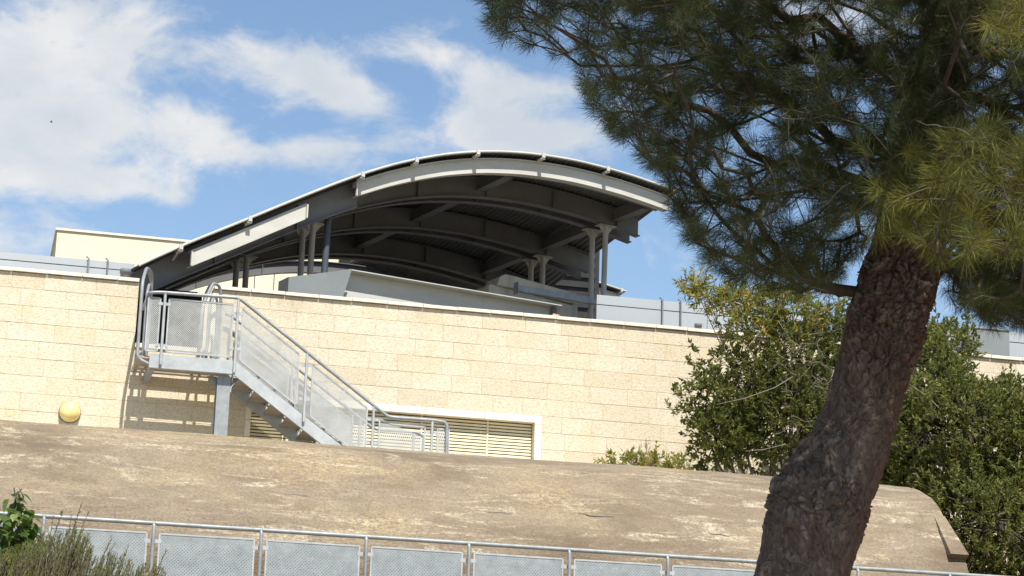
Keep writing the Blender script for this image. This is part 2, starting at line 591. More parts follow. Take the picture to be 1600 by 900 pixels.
def build_ground():
    nx, ny = 120, 140
    xs = np.concatenate([np.linspace(-900, -31, 12), np.linspace(-30, 50, nx-24), np.linspace(52, 900, 12)])
    ys = np.concatenate([np.linspace(-900, -61, 10), np.linspace(-60, 60, ny-20), np.linspace(63, 1400, 10)])
    X, Y = np.meshgrid(xs, ys)
    Z = np.interp(Y, [-900, -60, -34, -30, -8.2, 900], [-2.0, -1.0, 0.0, 0.05, 3.80, 3.90])
    Z = Z + 0.05*np.sin(X*1.3+Y*0.7)*np.sin(Y*0.9-X*0.4)*(np.abs(Y) < 50)
    v = np.stack([X, Y, Z], -1).reshape(-1, 3)
    i = np.arange((ny-1)*(nx-1))
    r, c = i//(nx-1), i % (nx-1)
    q = r*nx+c
    f = np.stack([q, q+1, q+nx+1, q+nx], 1)
    o = np_mesh('ground', v, f, MAT['ground'], True)
    tag(o, 'dry earth bank rising towards the railing', kind='structure')
    t = MB().box(-6, 12.3, -3.55, -0.01, 3.0, 6.42).build('terrace', MAT['block_concrete'])
    tag(t, 'terrace behind the concrete vault', kind='structure')
    t = MB().box(-6, 21, 0.36, 22, 3.0, 8.45).build('roof_terrace', MAT['roof_felt'])
    tag(t, 'flat roof behind the stone parapet', kind='structure')


build_ground()

# ------------------------------------------------------------------ stone building
COURSES = [6.58, 6.84, 7.10, 7.36, 7.62, 7.88, 8.14, 8.40, 8.66, 8.92, 9.18, 9.42]
GAP_X = (2.20, 3.32)           # opening in the parapet where the stair arrives
LOU = (3.99, 8.37, 6.44, 7.77)  # louvre opening


def chamfer_block(x0, x1, z0, z1, y0, y1, c):
    m = MB()
    a = [(x0, y0+c, z0), (x1, y0+c, z0), (x1, y0+c, z1), (x0, y0+c, z1)]
    b = [(x0+c, y0, z0+c), (x1-c, y0, z0+c), (x1-c, y0, z1-c), (x0+c, y0, z1-c)]
    d = [(x0, y1, z0), (x1, y1, z0), (x1, y1, z1), (x0, y1, z1)]
    m.add(a+b+d, [(4, 5, 6, 7), (0, 1, 5, 4), (1, 2, 6, 5), (2, 3, 7, 6), (3, 0, 4, 7),
                  (8, 9, 1, 0), (9, 10, 2, 1), (10, 11, 3, 2), (11, 8, 0, 3)])
    return m


def build_stone_wall():
    root = empty('stone_building', (0, 0, 0))
    tag(root, 'long building wall of cream tooled limestone blocks under a thin coping', 'building')
    core = MB()
    Y0, Y1 = 0.0045, 0.355
    core.box(-6, GAP_X[0], Y0, Y1, 3, 9.42)
    core.box(GAP_X[0], GAP_X[1], Y0, Y1, 3, 8.43)
    core.box(GAP_X[1], 3.95, Y0, Y1, 3, 9.42)
    core.box(3.95, 8.42, Y0, Y1, 7.82, 9.42)
    core.box(3.95, 8.42, Y0, Y1, 3, 6.43)
    core.box(8.42, 21, Y0, Y1, 3, 9.42)
    core.build('wall_core', MAT['mortar'], root)
    rest = MB()
    g = 0.0032
    for ci in range(len(COURSES)-1):
        z0, z1 = COURSES[ci], COURSES[ci+1]
        spans = [(-2.4, 20.4)]
        if z1 <= 7.89:
            spans = [(-2.4, 3.905), (8.485, 20.4)]
        if z0 >= 8.39:
            spans = [(-2.4, GAP_X[0]), (GAP_X[1], 20.4)]
        for (a, b) in spans:
            x = a
            first = True
            while x < b-0.01:
                w = random.choice((0.46, 0.54, 0.6, 0.66, 0.7, 0.76))*random.uniform(0.95, 1.05)
                if first:
                    w *= random.uniform(0.5, 1.0)
                    first = False
                if b-(x+w) < 0.3:
                    w = b-x
                    if w > 0.95:
                        w /= 2
                dy = random.uniform(-0.002, 0.002)
                seen = (z0 > 7.0) and (-1.2 < x+w/2 < 12.4 or 15.0 < x+w/2 < 17.6)
                blk = chamfer_block(x+g, x+w-g, z0+g, z1-g, 0.0+dy, 0.05, 0.003)
                if seen:
                    blk.build('stone', MAT['stone'], root)
                else:
                    rest.add(blk.v, blk.f)
                x += w
    tag(rest.build('stone_facing', MAT['stone'], root), kind='stuff')
    # coping stones with open joints
    for (a, b) in ((-2.4, GAP_X[0]), (GAP_X[1], 20.4)):
        x = a
        while x < b-0.02:
            w = min(random.uniform(0.5, 0.56), b-x)
            if b-(x+w) < 0.2:
                w = b-x
            dz = random.uniform(-0.003, 0.003)
            MB().box(x+0.004, x+w-0.004, -0.045, 0.40, 9.430+dz, 9.478+dz).build('coping_stone', MAT['coping'], root)
            x += w
    # lining of the parapet opening
    MB().box(GAP_X[1]-0.02, GAP_X[1]+0.10, -0.012, 0.42, 8.45, 9.36).build('jamb_stone', MAT['dressed'], root)
    MB().box(GAP_X[0]+0.002, GAP_X[1]-0.022, -0.03, 0.38, 8.435, 8.50).build('sill_stone', MAT['coping'], root)
    # louvred opening with a dressed frame
    x0, x1, z0, z1 = LOU
    seg = (x1+0.11-(x0-0.09))/5
    for i in range(5):
        a = x0-0.085+i*seg
        MB().box(a+0.003, a+seg-0.003, -0.012, 0.2, z1, z1+0.108).build('lintel_stone', MAT['dressed'], root)
    for xa, xb in ((x0-0.085, x0), (x1, x1+0.108)):
        z = z0
        while z < z1-0.01:
            zz = min(z+0.26, z1)
            MB().box(xa, xb, -0.012, 0.2, z+0.003, zz-0.003).build('frame_stone', MAT['dressed'], root)
            z = zz
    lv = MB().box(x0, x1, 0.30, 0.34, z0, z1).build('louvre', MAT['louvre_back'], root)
    slat = MB()
    bays = [x0, 4.86, 5.74, 6.62, 7.66, x1]
    for i in range(5):
        a, b = bays[i], bays[i+1]
        if i:
            MB().box(a-0.012, a+0.012, 0.135, 0.295, z0, z1).build('mullion', MAT['louvre'], lv)
        w = b-a-0.026
        c = 0.012
        me = MB().hull2([(0, 0.0, 0.0), (0, 0.006, -0.004), (0, 0.085, 0.042), (0, 0.080, 0.046)],
                        [(w, 0.0, 0.0), (w, 0.006, -0.004), (w, 0.085, 0.042), (w, 0.080, 0.046)])
        # blade with a lip that catches the light
        me.box(0, w, -0.004, 0.004, -0.014, 0.019)
        me = me.mesh('slat', MAT['louvre'])
        z = z1-0.04
        while z > z0+0.05:
            link('slat', me, lv, (a+0.013, 0.15, z))
            z -= 0.0495
    return root


build_stone_wall()


def build_lamp():
    c = at(109, 644, -0.02)
    root = empty('wall_lamp', (c[0], -0.001, c[2]))
    tag(root, 'round yellowed bulkhead lamp on the stone wall', 'lamp')
    MB().lathe([(0.0, 0.05), (0.150, 0.05), (0.160, 0.04), (0.162, 0.0)], (0, 0, 0), 28).build('base', MAT['rib_steel'], root)
    prof = [(0.154*math.cos(a), 0.05+0.13*math.sin(a)) for a in np.linspace(0, math.pi/2, 9)]
    MB().lathe(prof, (0, 0, 0), 28).build('globe', MAT['globe'], root)


build_lamp()

# ------------------------------------------------------------------ perforated panels


def clip_line(poly, p, d):
    """piece of the line p + t d inside a convex polygon (x, z)"""
    t0, t1 = -1e9, 1e9
    n = len(poly)
    for i in range(n):
        a, b = poly[i], poly[(i+1) % n]
        nx, nz = -(b[1]-a[1]), b[0]-a[0]        # inward normal of a counter-clockwise polygon
        den = nx*d[0]+nz*d[1]
        num = nx*(p[0]-a[0])+nz*(p[1]-a[1])
        if abs(den) < 1e-9:
            if num < 0:
                return None
            continue
        t = -num/den
        if den > 0:
            t0 = max(t0, t)
        else:
            t1 = min(t1, t)
    return (t0, t1) if t1-t0 > 0.01 else None


def sheet(poly, y, pitch, width):
    """sheet of metal with diamond holes: two sets of crossing strips"""
    m = MB()
    xs, zs = [p[0] for p in poly], [p[1] for p in poly]
    for k, (d, off) in enumerate((((0.7071, 0.7071), 0.0), ((0.7071, -0.7071), 0.0016))):
        nrm = (-d[1], d[0])
        vals = [p[0]*nrm[0]+p[1]*nrm[1] for p in poly]
        s = math.floor(min(vals)/pitch)*pitch
        while s < max(vals):
            r = clip_line(poly, (nrm[0]*s, nrm[1]*s), d)
            if r:
                a = (nrm[0]*s+d[0]*r[0], nrm[1]*s+d[1]*r[0])
                b = (nrm[0]*s+d[0]*r[1], nrm[1]*s+d[1]*r[1])
                w = width/2
                q = [(a[0]-nrm[0]*w, a[1]-nrm[1]*w), (b[0]-nrm[0]*w, b[1]-nrm[1]*w), (b[0]+nrm[0]*w, b[1]+nrm[1]*w), (a[0]+nrm[0]*w, a[1]+nrm[1]*w)]
                m.prism(q, y+off, y+off+0.002)
            s += pitch
    return m


def frame(poly, y, w=0.022, d=0.022):
    m = MB()
    n = len(poly)
    for i in range(n):
        a, b = poly[i], poly[(i+1) % n]
        m.bar((a[0], y, a[1]), (b[0], y, b[1]), d, w, up=(0, 1, 0))
    return m


def panel(parent, poly, y, mat_sheet, mat_frame, pitch, width, name='panel', mesh_cache=None):
    fr = frame(poly, y).build(name, mat_frame, parent)
    sheet(poly, y-0.004, pitch, width).build('perforated_sheet', mat_sheet, fr)
    return fr


# ------------------------------------------------------------------ staircase


def build_stairs():
    root = empty('steel_staircase', (3.44, -1.1, 6.42))
    tag(root, 'galvanised steel stair with perforated panels rising to the parapet opening', 'staircase')
    base = Vector(root.location)

    def B(m, name, mat, parent=root):
        o = m.build(name, mat, parent)
        o.location = -base if parent is root else (0, 0, 0)
        return o
    YF, YB = -1.20, -0.17
    S = -0.690                                # slope of the flight
    # landing: plates with gaps, edge channel, bearers
    for (t0, t1) in ((0.045, 0.168), (0.265, 0.462), (0.515, 1.15)):
        B(MB().box(2.17, 3.56, -t1, -t0, 8.045, 8.08), 'deck_plate', MAT['tread'])
    ch = MB().box(2.34, 3.57, YF-0.012, YF, 7.905, 8.105)
    ch.box(2.34, 3.57, YF+0.001, YF+0.07, 7.905, 7.917).box(2.34, 3.57, YF+0.001, YF+0.04, 8.093, 8.105)
    B(ch, 'edge_channel', MAT['galv_pale'])
    B(MB().box(2.36, 2.372, YF+0.072, -0.02, 7.90, 8.04).box(2.36, 2.43, YF+0.072, -0.02, 7.888, 7.899), 'bearer', MAT['galv'])
    B(MB().box(3.44, 3.452, YF+0.072, -0.02, 7.90, 8.04).box(3.44, 3.51, YF+0.072, -0.02, 7.888, 7.899), 'bearer', MAT['galv'])
    # wide-flange post
    p = MB().box(3.34, 3.53, -1.10, -1.085, 6.47, 7.886).box(3.34, 3.53, -0.92, -0.905, 6.47, 7.886).box(3.43, 3.44, -1.084, -0.921, 6.47, 7.886)
    B(p, 'post', MAT['galv'])
    B(MB().box(3.28, 3.59, -1.16, -0.84, 6.425, 6.469), 'base_plate', MAT['galv'])
    B(MB().prism([(3.20, 7.887), (3.34, 7.72), (3.34, 7.887)], -1.01, -0.99), 'bracket', MAT['galv'])
    B(MB().prism([(3.53, 7.74), (3.66, 7.887), (3.53, 7.887)], -1.01, -0.99), 'bracket', MAT['galv'])
    # stringers
    x0, zt, zb = 3.572, 8.09, 7.885
    xe = 6.00
    for y in (YF, YB):
        poly = [(x0, zb), (xe-0.25, zb+S*(xe-0.25-x0)), (xe, 6.43), (xe, zt+S*(xe-x0)), (x0, zt)]
        m = MB().prism(poly, y-0.012, y)
        for dz in (0.006, zb-zt+0.006):
            a, b = (x0, zt-dz if dz > 0 else zb+0.006), None
            zz = zt-0.006 if dz > 0 else zb+0.006
            m.bar((x0+0.01, y+0.036, zz), (xe-0.12, y+0.036, zz+S*(xe-0.13-x0)), 0.07, 0.012)
        B(m, 'stringer', MAT['galv_pale'])
    # treads
    n = 9
    going = 0.249
    for i in range(1, n+1):
        x = x0+going*(i-0.55)
        z = 8.08+S*going*i
        t = MB().box(x-0.03, x+0.25, YF+0.02, YB-0.02, z-0.03, z)
        t.box(x+0.235, x+0.25, YF+0.02, YB-0.02, z-0.075, z-0.031)
        B(t, 'tread', MAT['tread'])
        k = MB().box(x, x+0.2, YF+0.002, YF+0.012, z-0.10, z-0.031)
        B(k, 'tread_bracket', MAT['galv'])
    # handrails
    fr = [(2.27, -0.25, 8.97), (2.27, YF-0.03, 8.99), (2.42, YF-0.03, 9.01), (3.56, YF-0.03, 9.03), (5.84, YF-0.03, 9.03+(-0.694)*2.28),
          (6.52, YF-0.03, 7.45), (6.72, YF-0.03, 7.43), (6.74, YF-0.03, 6.44)]
    B(MB().tube(bend(fr, 0.07), 0.026, 10), 'handrail', MAT['galv'])
    bk = [(3.50, YB+0.03, 9.03), (3.60, YB+0.03, 9.0), (5.84, YB+0.03, 9.0+(-0.694)*2.24), (6.5, YB+0.03, 7.45), (6.6, YB+0.03, 7.40), (6.62, YB+0.03, 6.44)]
    B(MB().tube(bend(bk, 0.12), 0.024, 10), 'handrail', MAT['galv'])
    for x, z0, z1 in ((2.50, 7.95, 9.0), (3.555, 7.92, 9.02), (4.60, 7.28, 8.30), (5.62, 6.60, 7.59), (6.50, 6.44, 7.44)):
        B(MB().tube([(x, YF-0.04, z0), (x, YF-0.03, z1)], 0.021, 10), 'baluster', MAT['galv_pale'])
    for x, z0, z1 in ((3.60, 8.08, 9.0), (4.55, 7.35, 8.33), (5.50, 6.64, 7.66), (5.62, 6.56, 7.58), (6.45, 6.44, 7.44)):
        B(MB().tube([(x, YB+0.03, z0), (x, YB+0.03, z1)], 0.019, 8), 'baluster', MAT['galv_pale'])
    # infill panels, front and wall side
    rl = lambda x: 9.03-0.694*(x-3.56)

    def pan(poly, y):
        fo = panel(root, poly, y, MAT['stair_sheet'], MAT['galv_pale'], 0.021, 0.0085)
        fo.location = -base
    pan([(2.27, 8.15), (2.44, 8.15), (2.44, 8.93), (2.27, 8.93)], YF+0.01)
    pan([(2.565, 8.155), (3.49, 8.155), (3.49, 8.935), (2.565, 8.935)], YF+0.01)
    pan([(3.63, rl(3.63)-0.86), (4.49, rl(4.49)-0.86), (4.49, rl(4.49)-0.10), (3.63, rl(3.63)-0.10)], YF+0.01)
    pan([(4.70, rl(4.70)-0.86), (5.53, rl(5.53)-0.86), (5.53, rl(5.53)-0.10), (4.70, rl(4.70)-0.10)], YF+0.01)
    pan([(5.72, 6.52), (6.40, 6.52), (6.40, 7.345), (5.91, 7.355), (5.72, rl(5.72)-0.11)], YF+0.01)
    pan([(6.59, 6.52), (6.76, 6.52), (6.76, 7.335), (6.59, 7.335)], YF+0.01)
    pan([(3.68, rl(3.68)-0.86), (4.50, rl(4.50)-0.86), (4.50, rl(4.50)-0.13), (3.68, rl(3.68)-0.13)], YB+0.04)
    pan([(4.62, rl(4.62)-0.86), (5.46, rl(5.46)-0.86), (5.46, rl(5.46)-0.13), (4.62, rl(4.62)-0.13)], YB+0.04)
    # lugs holding the panels to the balusters
    for x, zs in ((2.50, (8.85, 8.24)), (3.555, (8.80, 8.28)), (4.60, (8.12, 7.62)), (5.62, (7.40, 7.05)), (6.50, (7.27, 6.8))):
        for z in zs:
            B(MB().box(x-0.085, x+0.085, YF-0.008, YF+0.0, z-0.022, z+0.022), 'lug', MAT['galv_pale'])
    # looped grab rails over the parapet, both sides of the opening
    loops = [([(2.34, -1.17, 7.96), (2.17, -1.17, 8.03), (2.17, -1.12, 9.18), (2.25, -0.62, 9.52), (2.36, -0.30, 9.50), (2.37, -0.20, 9.2), (2.36, -0.15, 8.50)], 0.025),
             ([(2.36, -1.10, 8.03), (2.25, -1.10, 8.10), (2.25, -1.06, 9.02), (2.30, -0.72, 9.26), (2.35, -0.50, 9.10), (2.35, -0.48, 8.09)], 0.022),
             ([(2.40, 0.25, 8.50), (2.40, 0.22, 9.30), (2.36, 0.0, 9.52), (2.27, -0.45, 9.53)], 0.022),
             ([(3.06, -0.92, 8.09), (3.08, -0.86, 8.96), (3.26, -0.40, 9.42), (3.38, -0.25, 9.42), (3.42, -0.20, 9.12), (3.42, -0.16, 8.09)], 0.025),
             ([(3.20, -0.66, 8.09), (3.20, -0.62, 9.02), (3.31, -0.40, 9.24), (3.36, -0.30, 9.10), (3.36, -0.28, 8.09)], 0.022),
             ([(3.20, 0.25, 8.50), (3.20, 0.22, 9.34), (3.24, 0.0, 9.46), (3.27, -0.36, 9.43)], 0.022)]
    for pts, rr in loops:
        B(MB().tube(bend(pts, 0.16, 6), rr, 10), 'grab_rail', MAT['galv'])
    return root


build_stairs()

# ------------------------------------------------------------------ canopy roofs, in their own frame turned from the wall
CA = rad(16.0)
CO = (2.2, 0.2, 0.0)
PU = np.array([-0.7, .02, .805, 1.835, 2.905, 3.57, 4.245, 5.185, 5.905, 6.65, 7.665, 8.715, 9.75, 10.8, 12.2])
PZ = np.array([9.28, 9.77, 10.31, 10.85, 11.47, 11.845, 12.165, 12.495, 12.665, 12.775, 12.84, 12.78, 12.65, 12.44, 12.10])
_co = np.polyfit(PU, PZ, 7)


def R(u):
    return float(0.8*np.polyval(_co, u)+0.2*np.interp(u, PU, PZ))


def along(u0, u1, step=0.25):
    n = max(2, int(round(abs(u1-u0)/step))+1)
    return np.linspace(u0, u1, n)


def arch_strip(u0, u1, d0, d1, v0, v1, step=0.2):
    """solid following the arch between depths d0 (upper) and d1 (lower) under the roof line"""
    us = along(u0, u1, step)
    vs, fs = [], []
    for u in us:
        z = R(u)
        vs += [(u, v0, z-d1), (u, v1, z-d1), (u, v1, z-d0), (u, v0, z-d0)]
    n = len(us)
    for i in range(n-1):
        a, b = 4*i, 4*(i+1)
        for k in range(4):
            fs.append((a+k, a+(k+1) % 4, b+(k+1) % 4, b+k))
    fs += [(3, 2, 1, 0), (4*n-4, 4*n-3, 4*n-2, 4*n-1)]
    return vs, fs


def rib_mesh(u0, u1, v, top=0.10, depth=0.36, fl=0.15):
    m = MB()
    m.add(*arch_strip(u0, u1, top, top+0.014, v-fl/2, v+fl/2))
    m.add(*arch_strip(u0, u1, top+0.0145, top+depth-0.0145, v-0.006, v+0.006))
    m.add(*arch_strip(u0, u1, top+depth-0.014, top+depth, v-fl/2, v+fl/2))
    u = math.ceil(u0/1.35)*1.35
    while u < u1-0.2:                                     # web stiffeners
        z = R(u)
        m.box(u-0.006, u+0.006, v-fl/2+0.01, v-0.0065, z-top-depth+0.0145, z-top-0.0145)
        m.box(u-0.006, u+0.006, v+0.0065, v+fl/2-0.01, z-top-depth+0.0145, z-top-0.0145)
        u += 1.35
    return m


def roof_sheet(u_of_v, u0, v0, v1, amp=0.010, pitch=0.11):
    """corrugated sheet, corrugations running from front to back"""
    base = np.arange(u0, 11.2, pitch/4)
    vs, fs = [], []
    vv = np.linspace(v0, v1, 9)
    th = 0.012
    ncol = None
    for v in vv:
        ue = u_of_v(v)
        t = (base-u0)/(base[-1]-u0)
        us = u0+t*(ue-u0)
        for k, u in enumerate(us):
            h = amp if (k % 4) in (0, 1) else -amp
            vs.append((u, v, R(u)-0.03+h))
            vs.append((u, v, R(u)-0.03+h-th))
        ncol = len(us)
    for j in range(len(vv)-1):
        for k in range(ncol-1):
            a = (j*ncol+k)*2
            b = a+2
            c = a+2*ncol
            d = c+2
            fs.append((a, b, d, c))
            fs.append((a+1, c+1, d+1, b+1))
    for k in range(ncol-1):                               # front and back edges
        a = 2*k
        fs.append((a, a+1, a+3, a+2))
        a = ((len(vv)-1)*ncol+k)*2
        fs.append((a, a+2, a+3, a+1))
    for j in range(len(vv)-1):
        for k in (0, ncol-1):
            a = (j*ncol+k)*2
            c = a+2*ncol
            fs.append((a, c, c+1, a+1))
    return MB().add(vs, fs)


def canopy(name, label, off_u, off_v, off_z, v_end, ribs, purlins, cols, lean=0.2, u_left=-0.02, detail=True, cols_dark=(), clad=True, tail=False):
    c, s = math.cos(CA), math.sin(CA)
    root = empty(name, (CO[0]+off_u*c-off_v*s, CO[1]+off_u*s+off_v*c, off_z), CA)
    tag(root, label, 'canopy', 'curved canopies on the roof terrace')
    eave = lambda v: 9.75+lean*v
    roof_sheet(eave, u_left, 0.0, v_end).build('roof_sheet', MAT['roof'], root)
    us = along(u_left, 9.75, 0.15)
    MB().tube([(u, -0.022, R(u)-0.035) for u in us], 0.022, 8).build('edge_tube', MAT['white_steel'] if clad else MAT['rib_steel'], root)
    # front edge beam and the cladding pieces fixed before it
    rib_mesh(max(u_left, 0.0), 3.75, 0.40, 0.10, 0.44, 0.14).build('edge_beam', MAT['rib_steel'], root)
    rib_mesh(3.752, 9.62, 0.40, 0.10, 0.22, 0.14).build('edge_beam', MAT['rib_steel'], root)
    for (a, b, vv, d0, d1) in ((0.84, 2.72, 0.07, 0.20, 0.42), (3.60, 9.66, 0.132, 0.165, 0.358)):
        a = max(a, u_left+0.1)
        if a > b-1 or not clad:
            continue
        m = MB()
        m.add(*arch_strip(a, b, d0, d1, vv, vv+0.012))
        m.add(*arch_strip(a, b, d0-0.03, d0-0.001, vv+0.012, vv+0.15))
        m.add(*arch_strip(a, b, d1+0.001, d1+0.012, vv-0.004, vv+0.15))
        if vv > 0.1:
            m.add(*arch_strip(a, b, d0-0.055, d0-0.031, vv-0.012, vv+0.14))
        for e in (a, b):
            z = R(e)
            m.box(e-0.012, e+0.012, vv-0.045, vv-0.001, z-d1, z-d0)
        m.build('cladding', MAT['white_steel'], root)
    for u in (0.62, 1.72, 3.62, 4.58, 5.72, 6.98, 8.28, 9.66) if detail else (4.6, 7.0, 8.3, 9.6):
        if u < u_left:
            continue
        z = R(u)
        m = MB().box(u-0.03, u+0.03, -0.068, -0.0525, z-0.09, z-0.005)
        m.box(u-0.035, u+0.035, -0.052, 0.10, z-0.115, z-0.092)
        m.bar((u, 0.05, z-0.10), (u+0.03, 0.35, z-0.17), 0.03, 0.02)
        m.build('clip', MAT['white_steel'], root)
    for v in ribs:
        rib_mesh(max(u_left, 0.1), eave(v)-0.12, v).build('rib', MAT['rib_steel'], root)
    if tail:                                              # bare arch standing free behind the sheet
        rib_mesh(0.1, eave(8.0)-0.12, 8.0, 0.24, 0.24, 0.13).build('rib', MAT['rib_steel'], root)
        roof_sheet(eave, 7.6, v_end+0.02, 11.6).build('roof_sheet', MAT['roof'], root)  # rear sheet and ribs added to keep the view beneath dark
        for v in (8.75, 9.15, 11.2):
            rib_mesh(7.65, eave(v)-0.12, v).build('rib', MAT['rib_steel'], root)
    for u in purlins:
        z = R(u)
        sl = (R(u+0.1)-R(u-0.1))/0.2
        m = MB().box(u-0.05, u+0.05, 0.48, v_end-0.1, z-0.33, z-0.12)
        m.box(u-0.085, u+0.085, 0.48, v_end-0.1, z-0.345, z-0.331)
        m.build('purlin', MAT['rib_steel'], root)
    for (u, v, top, rr, lx) in cols:
        zt = R(u)-top
        m = MB().tube([(u-lx, v, 8.45-off_z), (u, v, zt)], rr, 16)
        m.build('column', MAT['col'], root)
        k = MB().prism([(u-0.15, zt-0.012), (u-0.069, zt-0.13), (u+0.069, zt-0.13), (u+0.15, zt-0.012)], v-0.006, v+0.006)
        k.box(u-0.18, u+0.18, v-0.09, v+0.09, zt-0.010, zt)
        k.build('column_head', MAT['col'], root)
    for (u, v, top, rr) in cols_dark:
        MB().tube([(u-0.05, v, 8.45-off_z), (u, v, R(u)-top)], rr, 16).build('column', MAT['dark_col'], root)
    return root


A_COLS = [(3.50, 1.5, 0.475, 0.050, 0.03), (3.50, 1.9, 0.475, 0.050, 0.0), (9.24, 1.5, 0.475, 0.050, 0.05), (9.21, 1.9, 0.475, 0.050, 0.0),
          (3.38, 3.95, 0.475, 0.052, 0.0), (3.36, 4.35, 0.475, 0.052, 0.0), (9.40, 3.95, 0.475, 0.052, 0.0), (9.38, 4.35, 0.475, 0.052, 0.0)]
canopy('canopy_roof', 'wide grey arched steel canopy with white edge beam above the stone parapet', 0, 0, 0, 7.2,
       (1.5, 1.9, 3.95, 4.35, 6.3, 6.7), (1.2, 3.9, 6.62, 9.42), A_COLS, cols_dark=((3.36, 0.62, 0.53, 0.055),), tail=True)
canopy('canopy_roof', 'far canopy whose pointed eave shows just right of the pale columns', 7.0, 12.4, 1.72, 4.0,
       (1.2, 1.6), (6.62, 9.42), [(9.0, 1.2, 0.475, 0.052, 0), (6.4, 1.2, 0.475, 0.052, 0)], u_left=5.8, detail=False)


def can_pt(u, v, z):
    c, s = math.cos(CA), math.sin(CA)
    return (CO[0]+u*c-v*s, CO[1]+u*s+v*c, z)


def build_roof_gear():
    # long plate girder lying behind the parapet, with a grey end sheet
    root = empty('steel_girder', can_pt(3.5, 0.12, 9.5), CA)
    tag(root, 'long white steel girder lying behind the parapet below the canopy', 'girder')
    L = 3.95
    z = 0.74
    m = MB().box(0, L, 0.10, 0.115, 0.0, z-0.016)
    MB().box(0.0, L+0.02, -0.10, 0.26, z-0.015, z).build('top_flange', MAT['white_steel'], root)
    m.box(0, L, -0.02, 0.099, -0.03, -0.016)
    for x in (2.55,):
        m.box(x-0.003, x+0.003, 0.094, 0.0995, 0.01, z-0.017)
    m.build('web', MAT['white_steel'], root)
    for x in (1.0, 2.0, 3.0):
        MB().box(x-0.05, x+0.05, 0.0, 0.08, z+0.001, z+0.026).build('cleat', MAT['white_steel'], root)
    MB().box(L-0.10, L-0.02, 0.0, 0.09, 0.3, 0.7).build('end_stiffener', MAT['rib_steel'], root)
    ep = MB()
    poly = [(-1.04, 0.18), (-0.30, 0.10), (-0.12, 0.20), (0.03, 0.735), (-1.04, 0.44)]
    ep.prism(poly, -0.135, -0.12)
    ep.box(-1.055, -1.041, -0.135, 0.25, 0.18, 0.44)
    ep.build('end_sheet', MAT['plate_grey'], root)
    # raw concrete plinth and the slab resting on it
    root = empty('concrete_plinth', can_pt(7.3, 2.25, 8.45), CA)
    tag(root, 'raw concrete plinth under the right end of the wide canopy', 'plinth')
    MB().prism([(0, 0), (1.85, 0), (1.85, 2.44), (0.05, 2.58), (0, 2.56)], 0.0, 0.8).build('body', MAT['block_concrete'], root)
    MB().box(0.92, 0.93, -0.003, 0.0, 0.1, 2.35).build('joint', MAT['seam'], root)
    root = empty('concrete_slab', can_pt(7.42, 2.16, 11.02), CA)
    tag(root, 'rounded concrete slab lying on top of the raw concrete plinth', 'slab')
    MB().prism([(0.0, 0.0), (1.65, -0.10), (1.65, 0.08), (0.35, 0.20), (0.16, 0.21), (0.05, 0.15)], 0, 0.5).build('slab_body', MAT['block_concrete'], root)
    root = empty('steel_tie', can_pt(7.50, 1.62, 10.80), CA)
    tag(root, 'grey steel tie tube running level to the right canopy columns', 'tube')
    MB().box(0.0, 1.62, -0.05, 0.05, 0.0, 0.11).build('tube', MAT['galv'], root)
    MB().box(-0.012, -0.001, -0.08, 0.08, -0.05, 0.16).build('end_plate', MAT['galv'], root)
    b = at(868, 486, 0.30)
    o = MB()
    o.add([(-.06, -.05, 0), (.06, -.05, 0), (.06, .05, 0), (-.06, .05, 0), (-.05, -.045, .10), (.055, -.045, .085), (.055, .045, .085), (-.05, .045, .10)],
          [(3, 2, 1, 0), (4, 5, 6, 7), (0, 1, 5, 4), (1, 2, 6, 5), (2, 3, 7, 6), (3, 0, 4, 7)])
    o = o.build('brick', MAT['rust'], None, (b[0], 0.30, 9.485))
    tag(o, 'loose terracotta brick on the coping below the girder end', 'brick')


build_roof_gear()


